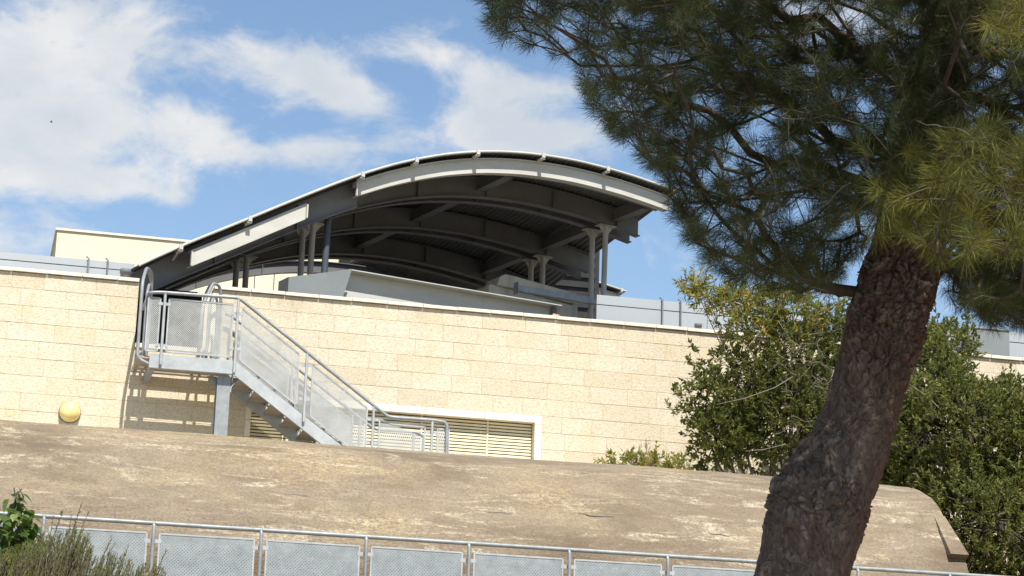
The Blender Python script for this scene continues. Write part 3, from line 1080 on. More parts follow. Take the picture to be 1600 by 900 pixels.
def build_screens():
    def screen(label, x0, x1, y, ztop, rods, zline):
        root = empty('metal_screen', (x0, y, 8.45))
        tag(root, label, 'screen', 'pale metal screens along the roof edge')
        n = max(1, int(round((x1-x0)/1.9)))
        w = (x1-x0)/n
        for i in range(n):
            MB().box(i*w+0.004, (i+1)*w-0.004, 0, 0.03, 0, zline-8.45-0.008).build('panel', MAT['screen'], root)
            MB().box(i*w+0.004, (i+1)*w-0.004, 0, 0.03, zline-8.45+0.008, ztop-8.45).build('panel', MAT['screen'], root)
        MB().box(0, x1-x0, 0.012, 0.028, zline-8.45-0.012, zline-8.45+0.012).build('seam', MAT['seam'], root)
        for xr in rods:
            MB().tube([(xr-x0, -0.04, 0), (xr-x0, -0.04, ztop-8.45+0.01), (xr-x0-0.03, 0.02, ztop-8.45+0.05)], 0.013, 8).build('rod', MAT['rib_steel'], root)
    screen('pale grey metal screen behind the left parapet, below the cream building', -2.2, 2.16, 0.62, 9.86, (1.46, 1.75), 9.745)
    screen('pale grey metal screen with two rods, right of the canopy columns', 9.75, 13.6, 1.5, 10.275, (10.88, 11.20), 10.11)
    screen('pale grey metal screen at the far right end behind the pine', 15.0, 19.0, 1.5, 10.3, (15.3,), 10.11)
    for (px, py, lab, sz, hh) in ((196, 424, 'dark vent cap on the left parapet beside the stair', 0.072, 0.17), (1091, 509, 'small grey vent cap on the parapet by the right metal screen', 0.055, 0.125)):
        p = at(px, py, 0.18)
        root = empty('vent_cap', (p[0], 0.18, 9.482))
        tag(root, lab, 'vent')
        MB().lathe_z([(sz, 0), (sz, hh*0.6), (sz*1.15, hh*0.62), (sz*1.15, hh), (0.0, hh+0.012)], (0, 0, 0), 20).build('cap', MAT['rib_steel'], root)
        MB().lathe_z([(sz*1.4, -0.001), (sz*1.4, 0.008), (sz, 0.009)], (0, 0, 0), 20).build('collar', MAT['galv'], root)
    # squat housing behind the parapet at the far right
    p = at(1535, 530, 1.2)
    root = empty('roof_housing', (p[0]-0.35, 1.0, 8.45))
    tag(root, 'grey metal housing behind the parapet at the right edge', 'housing')
    MB().box(0, 0.75, 0, 0.3, 0, 1.72).build('body', MAT['plate_grey'], root)
    MB().box(-0.02, 0.77, -0.02, 0.32, 1.721, 1.75).build('lid', MAT['galv'], root)


build_screens()


def build_far_buildings():
    Y = 17.0
    a, b = at(90, 356, Y), at(285, 375, Y)
    zt = (a[2]+b[2])/2
    root = empty('rendered_building', (a[0], Y, 3.0))
    tag(root, 'plain cream rendered building rising behind the left roof edge', 'building')
    W = 6.9
    MB().box(0, W, 0, 9, 0, zt-3.0-0.05).build('wall', MAT['cream'], root)
    MB().box(-0.04, W+0.04, -0.04, 9.04, zt-3.05, zt-3.0).build('roof_edge', MAT['coping'], root)
    for x in (4.55, 5.0):
        MB().box(x-0.012, x+0.012, -0.004, -0.0005, 6, zt-3.06).build('panel_joint', MAT['seam'], root)
    PRX = 7.95
    root = empty('dark_backdrop', (PRX, 15.5, 8.45))  # added block, coloured near black to stand in for shade
    tag(root, 'added dark backdrop block behind the canopies, standing in for deep shade', 'building')
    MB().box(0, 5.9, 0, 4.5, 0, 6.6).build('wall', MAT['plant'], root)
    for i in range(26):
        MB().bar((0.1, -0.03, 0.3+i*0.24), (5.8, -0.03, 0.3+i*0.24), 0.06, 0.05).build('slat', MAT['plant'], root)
    # added backing beside the stair head; its dark colour stands in for shade
    root = empty('bay_backing', (2.3, 3.9, 8.45))
    tag(root, 'added dark backing for the shaded bay behind the parapet opening', 'wall')
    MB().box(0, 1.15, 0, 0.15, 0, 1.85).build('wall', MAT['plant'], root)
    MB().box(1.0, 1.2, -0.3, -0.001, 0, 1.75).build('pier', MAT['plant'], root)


build_far_buildings()

# ------------------------------------------------------------------ concrete vault


def build_vault():
    prof = [(-6.50, 3.2), (-6.50, 4.72), (-6.34, 5.06), (-6.20, 5.28), (-6.0, 5.47), (-5.78, 5.69), (-5.59, 5.90), (-5.40, 6.06), (-5.14, 6.21), (-4.86, 6.32), (-4.53, 6.41), (-4.11, 6.485),
            (-3.6, 6.52), (-3.0, 6.44), (-2.6, 6.25)]
    # resample finely
    P = np.array(prof)
    d = np.r_[0, np.cumsum(np.hypot(*np.diff(P, axis=0).T))]
    s = np.linspace(0, d[-1], 90)
    py, pz = np.interp(s, d, P[:, 0]), np.interp(s, d, P[:, 1])
    k = np.ones(5)/5
    sy, sz = py.copy(), pz.copy()
    sy[2:-2], sz[2:-2] = np.convolve(py, k, 'valid'), np.convolve(pz, k, 'valid')
    xe = 12.53
    xs = np.linspace(-6.0, xe, 420)
    X = np.repeat(xs[:, None], 90, 1)
    ty, tz = np.gradient(sy), np.gradient(sz)
    ln = np.hypot(ty, tz)
    ny, nz = -tz/ln, ty/ln
    r = np.random.default_rng(3)
    h = np.zeros_like(X)
    for amp, fx, fs in ((0.010, 0.9, 2.0), (0.007, 2.1, 5.1), (0.005, 5.3, 11.0), (0.003, 13.0, 23.0)):
        ph = r.uniform(0, 6.28, 4)
        S = s[None, :]
        h += amp*np.sin(fx*X+ph[0]+1.7*np.sin(0.6*fx*S+ph[1]))*np.sin(fs*S+ph[2]+0.8*np.sin(0.8*fx*X+ph[3]))
    board = (np.abs(((s/0.21) % 1.0)-0.5) > 0.47)*(-0.003)      # marks of the shuttering boards
    h += board[None, :]
    h[:, -4:] *= 0.3
    V = np.stack([X, sy[None, :]+ny[None, :]*h, sz[None, :]+nz[None, :]*h], -1)
    n, mcol = V.shape[:2]
    idx = np.arange(n*mcol).reshape(n, mcol)
    F = np.stack([idx[:-1, :-1], idx[1:, :-1], idx[1:, 1:], idx[:-1, 1:]], -1).reshape(-1, 4)
    root = empty('concrete_vault', (3.0, -6.0, 3.8))
    tag(root, 'long weathered brown concrete barrel vault in front of the stone wall', 'vault')
    o = np_mesh('vault_shell', V.reshape(-1, 3), F, MAT['concrete'], True, root)
    o.location = (-3.0, 6.0, -3.8)
    # end wall
    m = MB()
    ring = [(xe-0.004, float(sy[i])+0.01, float(sz[i])-0.006) for i in range(0, 90, 3)] + [(xe-0.004, -2.6, 3.2)]
    m.hull2([(p[0]-0.2, p[1], p[2]) for p in ring], ring)
    o = m.build('end_wall', MAT['concrete'], root)
    o.location = (-3.0, 6.0, -3.8)
    # cracks and shuttering joints, thin and jagged
    def on_vault(px, py):
        d = ray(px, py)
        for t in np.linspace((-6.6-CAM[1])/d[1], (-3.4-CAM[1])/d[1], 500):
            q = CAM+d*t
            if q[2] < np.interp(q[1], sy[20:70][np.argsort(sy[20:70])], sz[20:70][np.argsort(sy[20:70])]):
                return q
        return q
    r4 = random.Random(4)
    for pts in ([(100, 759), (150, 764), (183, 768)], [(183, 768), (181, 785), (180, 808)], [(752, 799), (800, 803)], [(430, 770), (520, 778)], [(1110, 835), (1160, 838)], [(905, 803), (960, 808)]):
        m = MB()
        fine_ = []
        for a_, b_ in zip(pts[:-1], pts[1:]):
            n_ = max(3, int(math.hypot(b_[0]-a_[0], b_[1]-a_[1])/7))
            for i_ in range(n_):
                f_ = i_/n_
                fine_.append((a_[0]+(b_[0]-a_[0])*f_+r4.uniform(-1.5, 1.5), a_[1]+(b_[1]-a_[1])*f_+r4.uniform(-1.2, 1.2)))
        fine_.append(pts[-1])
        P3 = [on_vault(*p_) for p_ in fine_]
        m.tube([tuple(p_) for p_ in P3], [r4.uniform(0.003, 0.008) for _ in P3], 5)
        o = m.build('crack', MAT['seam'], root)
        o.location = (-3.0, 6.0, -3.8)
    # raised lip down the edge of the end
    pts = [(-5.66, 5.80), (-5.80, 5.665), (-6.0, 5.465), (-6.22, 5.265)]
    m = MB()
    a = [(xe-0.14, -5.62, 5.845), (xe+0.012, -5.62, 5.845), (xe+0.012, -6.235, 5.25), (xe-0.24, -6.235, 5.25)]
    tn = (-0.09, 0.09)
    b = [(p[0], p[1]+(-0.015 if i < 2 else -0.10), p[2]+(0.015 if i < 2 else 0.02)) for i, p in enumerate(a)]
    bot = [(xe-0.22, -6.15, 5.16), (xe+0.011, -6.15, 5.16)]
    m.add(a+b+bot, [(4, 5, 6, 7), (0, 1, 5, 4), (1, 2, 6, 5), (3, 0, 4, 7), (7, 6, 9, 8), (2, 9, 6), (3, 7, 8), (3, 8, 9, 2)])
    o = m.build('edge_lip', MAT['concrete'], root)
    o.location = (-3.0, 6.0, -3.8)


build_vault()

# ------------------------------------------------------------------ railing in front of the vault


def build_railing():
    Y = -7.0
    z = 4.92
    root = empty('metal_railing', (2.09, Y, 3.84))
    tag(root, 'galvanised tube railing with perforated grey panels before the vault', 'railing')
    b = Vector(root.location)
    bay = 1.2315
    xs = [2.09+bay*k for k in range(-3, 10)]
    rail = MB().tube([(x, Y, z) for x in np.linspace(xs[0]-0.4, xs[-1]+0.5, 40)], 0.0255, 12)
    o = rail.build('top_rail', MAT['galv'], root)
    o.location = -b
    pm = MB().tube(bend([(0, -0.045, -1.15), (0, -0.05, -0.13), (0, -0.035, -0.03), (-0.006, 0.0, 0.0)], 0.06, 4), 0.0215, 10)
    pm.lathe_z([(0.030, -0.006), (0.033, 0.004), (0.0, 0.03)], (0, -0.01, -0.004), 10)
    pm = pm.mesh('post', MAT['galv'])
    half = (bay-0.145)/2
    h = 0.90
    poly = [(-half, -h), (half, -h), (half, 0.0), (-half, 0.0)]
    fm = frame(poly, 0.0, 0.022, 0.02).mesh('panel', MAT['galv_pale'])
    sm = sheet(poly, -0.006, 0.0275, 0.0165).mesh('perforated_sheet', MAT['fence_sheet'])
    lm = MB().box(-0.095, 0.095, -0.012, -0.004, -0.022, 0.022).mesh('lug', MAT['galv_pale'])
    for i, x in enumerate(xs):
        link('post', pm, root, Vector((x, Y, z))-b)
        for dz in (-0.205, -0.85):
            link('lug', lm, root, Vector((x, Y-0.0, z+dz))-b)
        if i < len(xs)-1:
            p = link('panel', fm, root, Vector((x+bay/2, Y+0.0, z-0.115))-b)
            p.rotation_euler = (0, rad(random.uniform(-0.25, 0.25)), 0)
            link('perforated_sheet', sm, p)


build_railing()

# ------------------------------------------------------------------ vegetation helpers


def leaf_cloud(pos, nrm_dir, length, width, tone, fold=0.25, tilt=1.0):
    """diamond leaves folded along the midrib: pos (n,3) base points, nrm_dir (n,3) pointing directions"""
    n = len(pos)
    d = nrm_dir/np.linalg.norm(nrm_dir, axis=1, keepdims=True)
    ref = rng.normal(size=(n, 3))
    s = np.cross(d, ref)
    s /= np.linalg.norm(s, axis=1, keepdims=True)
    u = np.cross(s, d)
    L = np.asarray(length)[:, None] if np.ndim(length) else length
    W = np.asarray(width)[:, None] if np.ndim(width) else width
    mid = pos+d*L*0.45
    a = pos
    b = mid+s*W*0.5+u*W*fold
    c = pos+d*L
    e = mid-s*W*0.5+u*W*fold
    V = np.stack([a, b, c, e], 1).reshape(-1, 3)
    i = np.arange(n)*4
    F = np.concatenate([np.stack([i, i+1, i+2], 1), np.stack([i, i+2, i+3], 1)])
    return V, F, np.repeat(tone, 4)


def twigs(segs, n=4):
    """segs: list of (p, q, r0, r1)"""
    P = np.array([s[0] for s in segs], float)
    Q = np.array([s[1] for s in segs], float)
    r0 = np.array([s[2] for s in segs])[:, None, None]
    r1 = np.array([s[3] for s in segs])[:, None, None]
    d = Q-P
    d /= np.linalg.norm(d, axis=1, keepdims=True)+1e-9
    ref = np.where(np.abs(d[:, 2:3]) < 0.9, np.array([[0, 0, 1.0]]), np.array([[1.0, 0, 0]]))
    s = np.cross(d, ref)
    s /= np.linalg.norm(s, axis=1, keepdims=True)
    u = np.cross(s, d)
    an = np.arange(n)*2*math.pi/n
    ring = s[:, None, :]*np.cos(an)[None, :, None]+u[:, None, :]*np.sin(an)[None, :, None]
    V = np.concatenate([P[:, None, :]+ring*r0, Q[:, None, :]+ring*r1], 1).reshape(-1, 3)
    base = (np.arange(len(segs))*2*n)[:, None]
    k = np.arange(n)[None, :]
    F = np.stack([base+k, base+(k+1) % n, base+n+(k+1) % n, base+n+k], -1).reshape(-1, 4)
    return V, F


def shrub(name, label, cat, blobs, base, leaf=(0.06, 0.022), mat='shrub', tips=260, per=14, group=None, bare=(), tone_bias=0.0, hollow=0.55, limb=0.03, fuzz=()):
    """blobs: (centre, radii, share); leaves sit on twigs that fill the outer part of each blob"""
    root = empty(name, base)
    tag(root, label, cat, group)
    base = np.array(base, float)
    segs, LP, LD, LT = [], [], [], []
    for (c, rr, share) in blobs:
        c, rr = np.array(c, float), np.array(rr, float)
        n = int(tips*share)
        limbs = []
        mid = base*0.5+c*0.5+rng.normal(size=3)*0.08
        segs.append((base-base, mid-base, limb, limb*0.7))
        segs.append((mid-base, c-base, limb*0.7, limb*0.45))
        for k in range(7):
            d = rng.normal(size=3)
            d[2] = abs(d[2])*0.8
            d /= np.linalg.norm(d)
            q = c+d*rr*0.55
            limbs.append(q)
            segs.append((c-base, q-base, limb*0.45, limb*0.25))
        limbs = np.array(limbs+[c])
        lump = rng.normal(size=(5, 3))
        for k in range(n):
            d = rng.normal(size=3)
            d /= np.linalg.norm(d)
            rad_ = (hollow+(1-hollow)*rng.random()**0.6)*(1+0.13*np.sin(3*d@lump[0])+0.10*np.sin(6*d@lump[1]+1))
            if rng.random() < 0.10:
                rad_ *= rng.uniform(1.05, 1.32)
            p = c+d*rr*rad_
            j = limbs[np.argmin(((limbs-p)**2).sum(1))]
            if rng.random() < 0.25:
                segs.append((j-base, p-base, 0.006, 0.003))
            out = d*0.7+np.array([0, 0, 0.55])+rng.normal(size=3)*0.35
            out /= np.linalg.norm(out)
            ln = rng.uniform(0.10, 0.24)
            segs.append((p-base, p+out*ln-base, 0.003, 0.0015))
            m = per
            t = rng.random(m)
            lp = p[None, :]+out[None, :]*(t*ln)[:, None]
            ld = out[None, :]*0.8+rng.normal(size=(m, 3))*0.75
            tone = np.clip(0.40+0.15*rng.normal(size=m)+tone_bias+0.20*rng.normal(), 0, 1)
            LP.append(lp-base)
            LD.append(ld)
            LT.append(tone)
    LP, LD, LT = np.concatenate(LP), np.concatenate(LD), np.concatenate(LT)
    n = len(LP)
    V, F, T = leaf_cloud(LP, LD, leaf[0]*rng.uniform(0.7, 1.25, n), leaf[1]*rng.uniform(0.8, 1.2, n), LT)
    np_mesh('foliage', V, F, MAT[mat], False, root, {'tone': T})['kind'] = 'stuff'
    V, F = twigs(segs)
    np_mesh('branches', V, F, MAT['shrub_wood'], True, root)
    for (x0, x1, y0, y1, num, yy) in fuzz:                # tangle of thin dead twigs
        sg = []
        for k in range(num):
            p = at(rng.uniform(x0, x1), rng.uniform(y0, y1), yy+rng.normal()*0.25)
            d = rng.normal(size=3)+np.array([-0.3, 0, -0.5])
            d /= np.linalg.norm(d)
            for q_ in range(5):
                q = p+d*rng.uniform(0.06, 0.13)
                sg.append((p-base, q-base, 0.0042-0.0006*q_, 0.0036-0.0006*q_))
                d = d+rng.normal(size=3)*0.4
                d /= np.linalg.norm(d)
                p = q
        V, F = twigs(sg, 4)
        np_mesh('dead_twigs', V, F, MAT['dead_wood'], True, root)['kind'] = 'stuff'
    for path in bare:
        sg = []
        for a, b in zip(path[:-1], path[1:]):
            sg.append((np.array(a[:3])-base, np.array(b[:3])-base, a[3], b[3]))
        V, F = twigs(sg, 5)
        np_mesh('dead_branch', V, F, MAT['dead_wood'], True, root)
    return root


def bl(px, py, Y, rx, ry, rY, share):
    """blob from a pixel centre and half sizes in pixels"""
    c = at(px, py, Y)
    k = np.linalg.norm(c-CAM)/FPX
    return (tuple(c), (rx*k, rY, ry*k), share)


def px_path(pts, Y, r0, r1):
    n = len(pts)
    out = []
    for i, (x, y) in enumerate(pts):
        p = at(x, y, Y+0.1*math.sin(i*1.7))
        out.append((p[0], p[1], p[2], r0+(r1-r0)*i/(n-1)))
    return out


def build_shrubs():
    # broad evergreen left of the pine trunk
    Y = -1.9
    b = at(1200, 745, Y)
    shrub('evergreen_shrub', 'dark evergreen shrub with bare grey branches left of the pine trunk', 'shrub',
          [bl(1215, 655, Y, 100, 80, 0.9, 1.3), bl(1165, 600, Y, 62, 56, 0.7, 0.36), bl(1255, 570, Y, 72, 64, 0.8, 0.5), bl(1130, 680, Y, 52, 50, 0.6, 0.55),
           bl(1310, 640, Y, 90, 105, 0.9, 1.1), bl(1110, 585, Y, 40, 40, 0.4, 0.07), bl(1085, 630, Y, 38, 30, 0.4, 0.08), bl(1330, 520, Y+0.2, 70, 50, 0.6, 0.25)],
          (b[0], Y, 6.0), (0.082, 0.034), 'shrub', 520, 15, tone_bias=-0.03, hollow=0.35, fuzz=((1215, 1330, 495, 670, 70, Y-0.95),),
          bare=[px_path([(1120, 632), (1165, 622), (1210, 606), (1240, 588)], Y-1.0, 0.003, 0.009),
                px_path([(1165, 705), (1195, 702), (1228, 694)], Y-1.0, 0.003, 0.007)])
    # tall clipped evergreen mass right of the trunk
    Y = -3.6
    b = at(1500, 900, Y)
    shrub('evergreen_shrub', 'big leafy evergreen shrub filling the right edge beside the vault end', 'shrub',
          [bl(1500, 690, Y, 118, 100, 1.2, 1.5), bl(1440, 600, Y+0.8, 62, 85, 0.9, 0.75), bl(1590, 720, Y, 90, 110, 1.2, 1.2), bl(1540, 830, Y-0.5, 130, 90, 1.2, 1.4),
           bl(1395, 700, Y+1.6, 60, 90, 0.7, 0.6), bl(1620, 850, Y-0.5, 90, 90, 1.2, 0.9), bl(1440, 750, Y+1.2, 80, 70, 0.8, 0.7), bl(1575, 640, Y+0.5, 60, 34, 0.6, 0.35),
           bl(1700, 720, Y, 90, 140, 1.2, 0.7), bl(1480, 545, Y+1.2, 46, 40, 0.5, 0.22)],
          (b[0], Y, 3.9), (0.080, 0.032), 'shrub', 720, 16, tone_bias=0.13, hollow=0.5,
          bare=[px_path([(1420, 600), (1450, 620), (1470, 640)], Y-1.0, 0.008, 0.004)])
    # young tree with yellowing leaves, in front of the parapet
    Y = -2.0
    b = at(1235, 745, Y)
    shrub('yellowing_tree', 'young tree with yellow and green leaves rising above the parapet', 'tree',
          [bl(1085, 447, Y, 26, 14, 0.3, 0.16), bl(1108, 468, Y, 26, 16, 0.3, 0.18), bl(1145, 470, Y, 34, 18, 0.4, 0.3), bl(1190, 478, Y, 42, 24, 0.45, 0.4), bl(1165, 515, Y, 48, 22, 0.45, 0.38),
           bl(1235, 490, Y, 50, 36, 0.5, 0.5), bl(1225, 530, Y, 50, 30, 0.5, 0.35), bl(1290, 490, Y, 40, 40, 0.5, 0.3)],
          (b[0], Y, 6.4), (0.10, 0.026), 'yellow', 210, 12, tone_bias=-0.04, hollow=0.2, limb=0.013,
          bare=[px_path([(1235, 700), (1238, 600), (1225, 540), (1195, 490), (1120, 462), (1075, 445)], Y, 0.035, 0.006),
                px_path([(1238, 590), (1262, 520), (1285, 480)], Y, 0.022, 0.006), px_path([(1170, 540), (1205, 500), (1222, 478)], Y-0.3, 0.008, 0.004)])
    for (px, py, w, h, lab) in ((970, 726, 22, 11, 'leftmost of the small drooping bushes peeping over the vault'), (1016, 729, 20, 11, 'middle one of the small drooping bushes peeping over the vault'),
                                (1052, 732, 14, 12, 'small drooping bush over the vault touching the dark evergreen shrub')):
        Y = -2.3
        b = at(px, py, Y)
        shrub('small_bush', lab, 'bush', [bl(px, py, Y, w, h, 0.25, 1.0)], (b[0], Y, 6.42), (0.085, 0.026), 'yellow', 30, 12,
              group='small bushes behind the vault crest', tone_bias=-0.05, hollow=0.2, limb=0.012)


build_shrubs()

# ------------------------------------------------------------------ foreground plants at lower left


def build_foreground():
    Y = -18.0
    # leafy plant: every leaf is a piece of its own
    b = at(15, 980, Y)
    root = empty('leafy_plant', (b[0], Y, 2.0))
    tag(root, 'bright green broad-leaved plant at the lower left corner', 'plant')
    base = np.array([b[0], Y, 2.0])
    k = np.linalg.norm(at(20, 830, Y)-CAM)/FPX
    meshes = []
    for L, W in ((19*k, 14*k), (22*k, 16*k), (15*k, 11*k)):
        vs, fs = [], []
        ts = [0.0, 0.18, 0.42, 0.7, 1.0]
        ws = [0.03, 0.78, 1.0, 0.62, 0.02]
        for t, w in zip(ts, ws):
            z = -0.22*L*t*t
            vs += [(-W*w/2, L*t, z+0.10*W*w), (0, L*t, z), (W*w/2, L*t, z+0.10*W*w)]
        for i in range(4):
            a = 3*i
            fs += [(a, a+1, a+4, a+3), (a+1, a+2, a+5, a+4)]
        m = MB().add(vs, fs, True)
        meshes.append(m.mesh('leaf', MAT['leaf_obj']))
    stems = [[(20, 985), (14, 880), (20, 800), (26, 772)], [(20, 985), (36, 890), (44, 830), (50, 812)], [(20, 985), (0, 880), (-6, 800)], [(20, 985), (30, 900), (56, 862)], [(20, 985), (8, 900), (2, 850)],
             [(20, 985), (-20, 900), (-40, 820)], [(20, 985), (20, 870), (34, 792)], [(20, 985), (30, 880), (40, 835)], [(20, 985), (-8, 890), (8, 810)], [(20, 985), (44, 905), (62, 845)], [(20, 985), (5, 920), (22, 850)]]
    r2 = random.Random(5)
    for st in stems:
        pts = [Vector(at(x, y, Y+r2.uniform(-0.12, 0.12)))-Vector(base) for x, y in st]
        MB().tube(bend(pts, 0.2, 3), 0.006, 6).build('stem', MAT['shrub_wood'], root)
        for i in range(len(pts)-1):
            nl = 16 if i == 0 else 30
            for j in range(nl):
                t = (j+r2.random())/nl
                if i == 0 and t < 0.3:
                    continue
                p = pts[i].lerp(pts[i+1], t)
                p = p+Vector((r2.uniform(-0.05, 0.05), r2.uniform(-0.08, 0.08), r2.uniform(-0.04, 0.04)))
                o = link('leaf', r2.choice(meshes), root, p)
                az = r2.uniform(0, 2*math.pi)
                o.rotation_euler = (rad(r2.uniform(-62, -4)), rad(r2.uniform(-25, 25)), az)
                s = r2.uniform(0.75, 1.2)
                o.scale = (s, s, s)
    tip = pts = [Vector(at(x, y, Y))-Vector(base) for x, y in ((24, 776), (28, 768), (22, 762), (34, 764))]
    for p in tip[1:]:
        MB().tube([tip[0], p], [0.003, 0.005], 5).build('bud', MAT['shrub_wood'], root)
    # fine-leaved rosemary-like shrub
    Y = -18.4
    b = at(110, 960, Y)
    root = empty('rosemary_shrub', (b[0], Y, 2.0))
    tag(root, 'olive needle-leaved shrub with upright sprigs before the railing', 'shrub')
    base = np.array([b[0], Y, 2.0])
    segs, LP, LD, LT = [], [], [], []
    k = np.linalg.norm(at(100, 860, Y)-CAM)/FPX
    sprigs = []
    for i in range(620):
        x = rng.uniform(-30, 262)
        topmax = np.interp(x, [-30, 30, 60, 120, 140, 150, 170, 200, 215, 240, 262], [868, 850, 835, 822, 835, 870, 862, 868, 880, 876, 892])
        y = topmax+abs(rng.normal())*42
        sprigs.append((x, y))
    sprigs += [(128, 786), (139, 798), (112, 806), (98, 800), (84, 806), (136, 838), (174, 842), (178, 852), (200, 853), (203, 876), (260, 860), (252, 882), (223, 884), (120, 815), (130, 826), (108, 826)]
    for (x, y) in sprigs:
        yy = Y+rng.uniform(-0.35, 0.35)
        lean = rng.normal()*10+14
        tip = at(x, y, yy)
        root_ = at(x-lean-12, y+rng.uniform(70, 110), yy+rng.normal()*0.05)
        mid = (tip+root_)/2+np.array([-0.012, 0, 0.0])
        segs += [(root_-base, mid-base, 0.004, 0.003), (mid-base, tip-base, 0.003, 0.0012)]
        n = 58
        t = rng.random(n)**0.8
        pt = np.where(t[:, None] < 0.5, root_+(mid-root_)*(t[:, None]*2), mid+(tip-mid)*(t[:, None]*2-1))
        d = (tip-root_)/np.linalg.norm(tip-root_)
        LP.append(pt-base)
        LD.append(d[None, :]*1.0+rng.normal(size=(n, 3))*0.42)
        LT.append(np.clip(0.45+0.2*rng.normal(size=n)+0.08*rng.normal(), 0, 1))
    LP, LD, LT = np.concatenate(LP), np.concatenate(LD), np.concatenate(LT)
    n = len(LP)
    V, F, T = leaf_cloud(LP, LD, rng.uniform(0.018, 0.032, n), rng.uniform(0.003, 0.005, n), LT, 0.1)
    np_mesh('foliage', V, F, MAT['rosemary'], False, root, {'tone': T})['kind'] = 'stuff'
    V, F = twigs(segs)
    np_mesh('branches', V, F, MAT['shrub_wood'], True, root)


build_foreground()

# ------------------------------------------------------------------ pine


def worley(P, cell, seed, period_u):
    """2-D cellular noise on (u, w); returns F1, F2 and the random value of the nearest cell"""
    r = np.random.default_rng(seed)
    nu = int(round(period_u/cell[0]))
    nw = int(P[:, 1].max()/cell[1])+3
    jit = r.random((nu, nw, 2))
    val = r.random((nu, nw))
    iu = np.floor(P[:, 0]/cell[0]).astype(int)
    iw = np.floor(P[:, 1]/cell[1]).astype(int)
    f1 = np.full(len(P), 9.0)
    f2 = np.full(len(P), 9.0)
    v = np.zeros(len(P))
    for a in (-1, 0, 1):
        for b in (-1, 0, 1):
            cu, cw = iu+a, np.clip(iw+b, 0, nw-1)
            j = jit[cu % nu, cw]
            d = np.hypot((cu+j[:, 0])-P[:, 0]/cell[0], (iw+b+j[:, 1])-P[:, 1]/cell[1])
            nearer = d < f1
            f2 = np.where(nearer, f1, np.minimum(f2, d))
            v = np.where(nearer, val[cu % nu, cw], v)
            f1 = np.where(nearer, d, f1)
    return f1, f2, v


def fbm2(u, w, seed, per, octs=4, base=3):
    """smooth noise, periodic in u, from a random lattice"""
    r = np.random.default_rng(seed)
    tot = np.zeros_like(u)
    amp = 1.0
    for o in range(octs):
        n = base*2**o
        c = per/n
        nw = int(w.max()/c)+3
        lat = r.random((n, nw))
        a, b = u/c, w/c
        ia, ib = np.floor(a).astype(int), np.floor(b).astype(int)
        fa, fb = a-ia, b-ib
        fa, fb = fa*fa*(3-2*fa), fb*fb*(3-2*fb)
        ib = np.clip(ib, 0, nw-2)
        L = lambda i, j: lat[i % n, j]
        tot += amp*((L(ia, ib)*(1-fa)+L(ia+1, ib)*fa)*(1-fb)+(L(ia, ib+1)*(1-fa)+L(ia+1, ib+1)*fa)*fb-0.5)
        amp *= 0.5
    return tot


TRUNK_Y = -22.3
ROWS = [(1010, 1152, 1292), (950, 1168, 1308), (900, 1183, 1322), (860, 1193, 1332), (820, 1203, 1345), (790, 1209, 1356), (765, 1224, 1364), (740, 1245, 1372), (700, 1268, 1385), (650, 1287, 1397),
        (600, 1302, 1408), (550, 1314, 1422), (500, 1324, 1438), (450, 1346, 1455), (400, 1360, 1466), (350, 1373, 1474), (300, 1386, 1482), (200, 1408, 1496),
        (100, 1432, 1512), (0, 1455, 1528), (-150, 1490, 1550), (-320, 1530, 1580), (-520, 1580, 1612)]


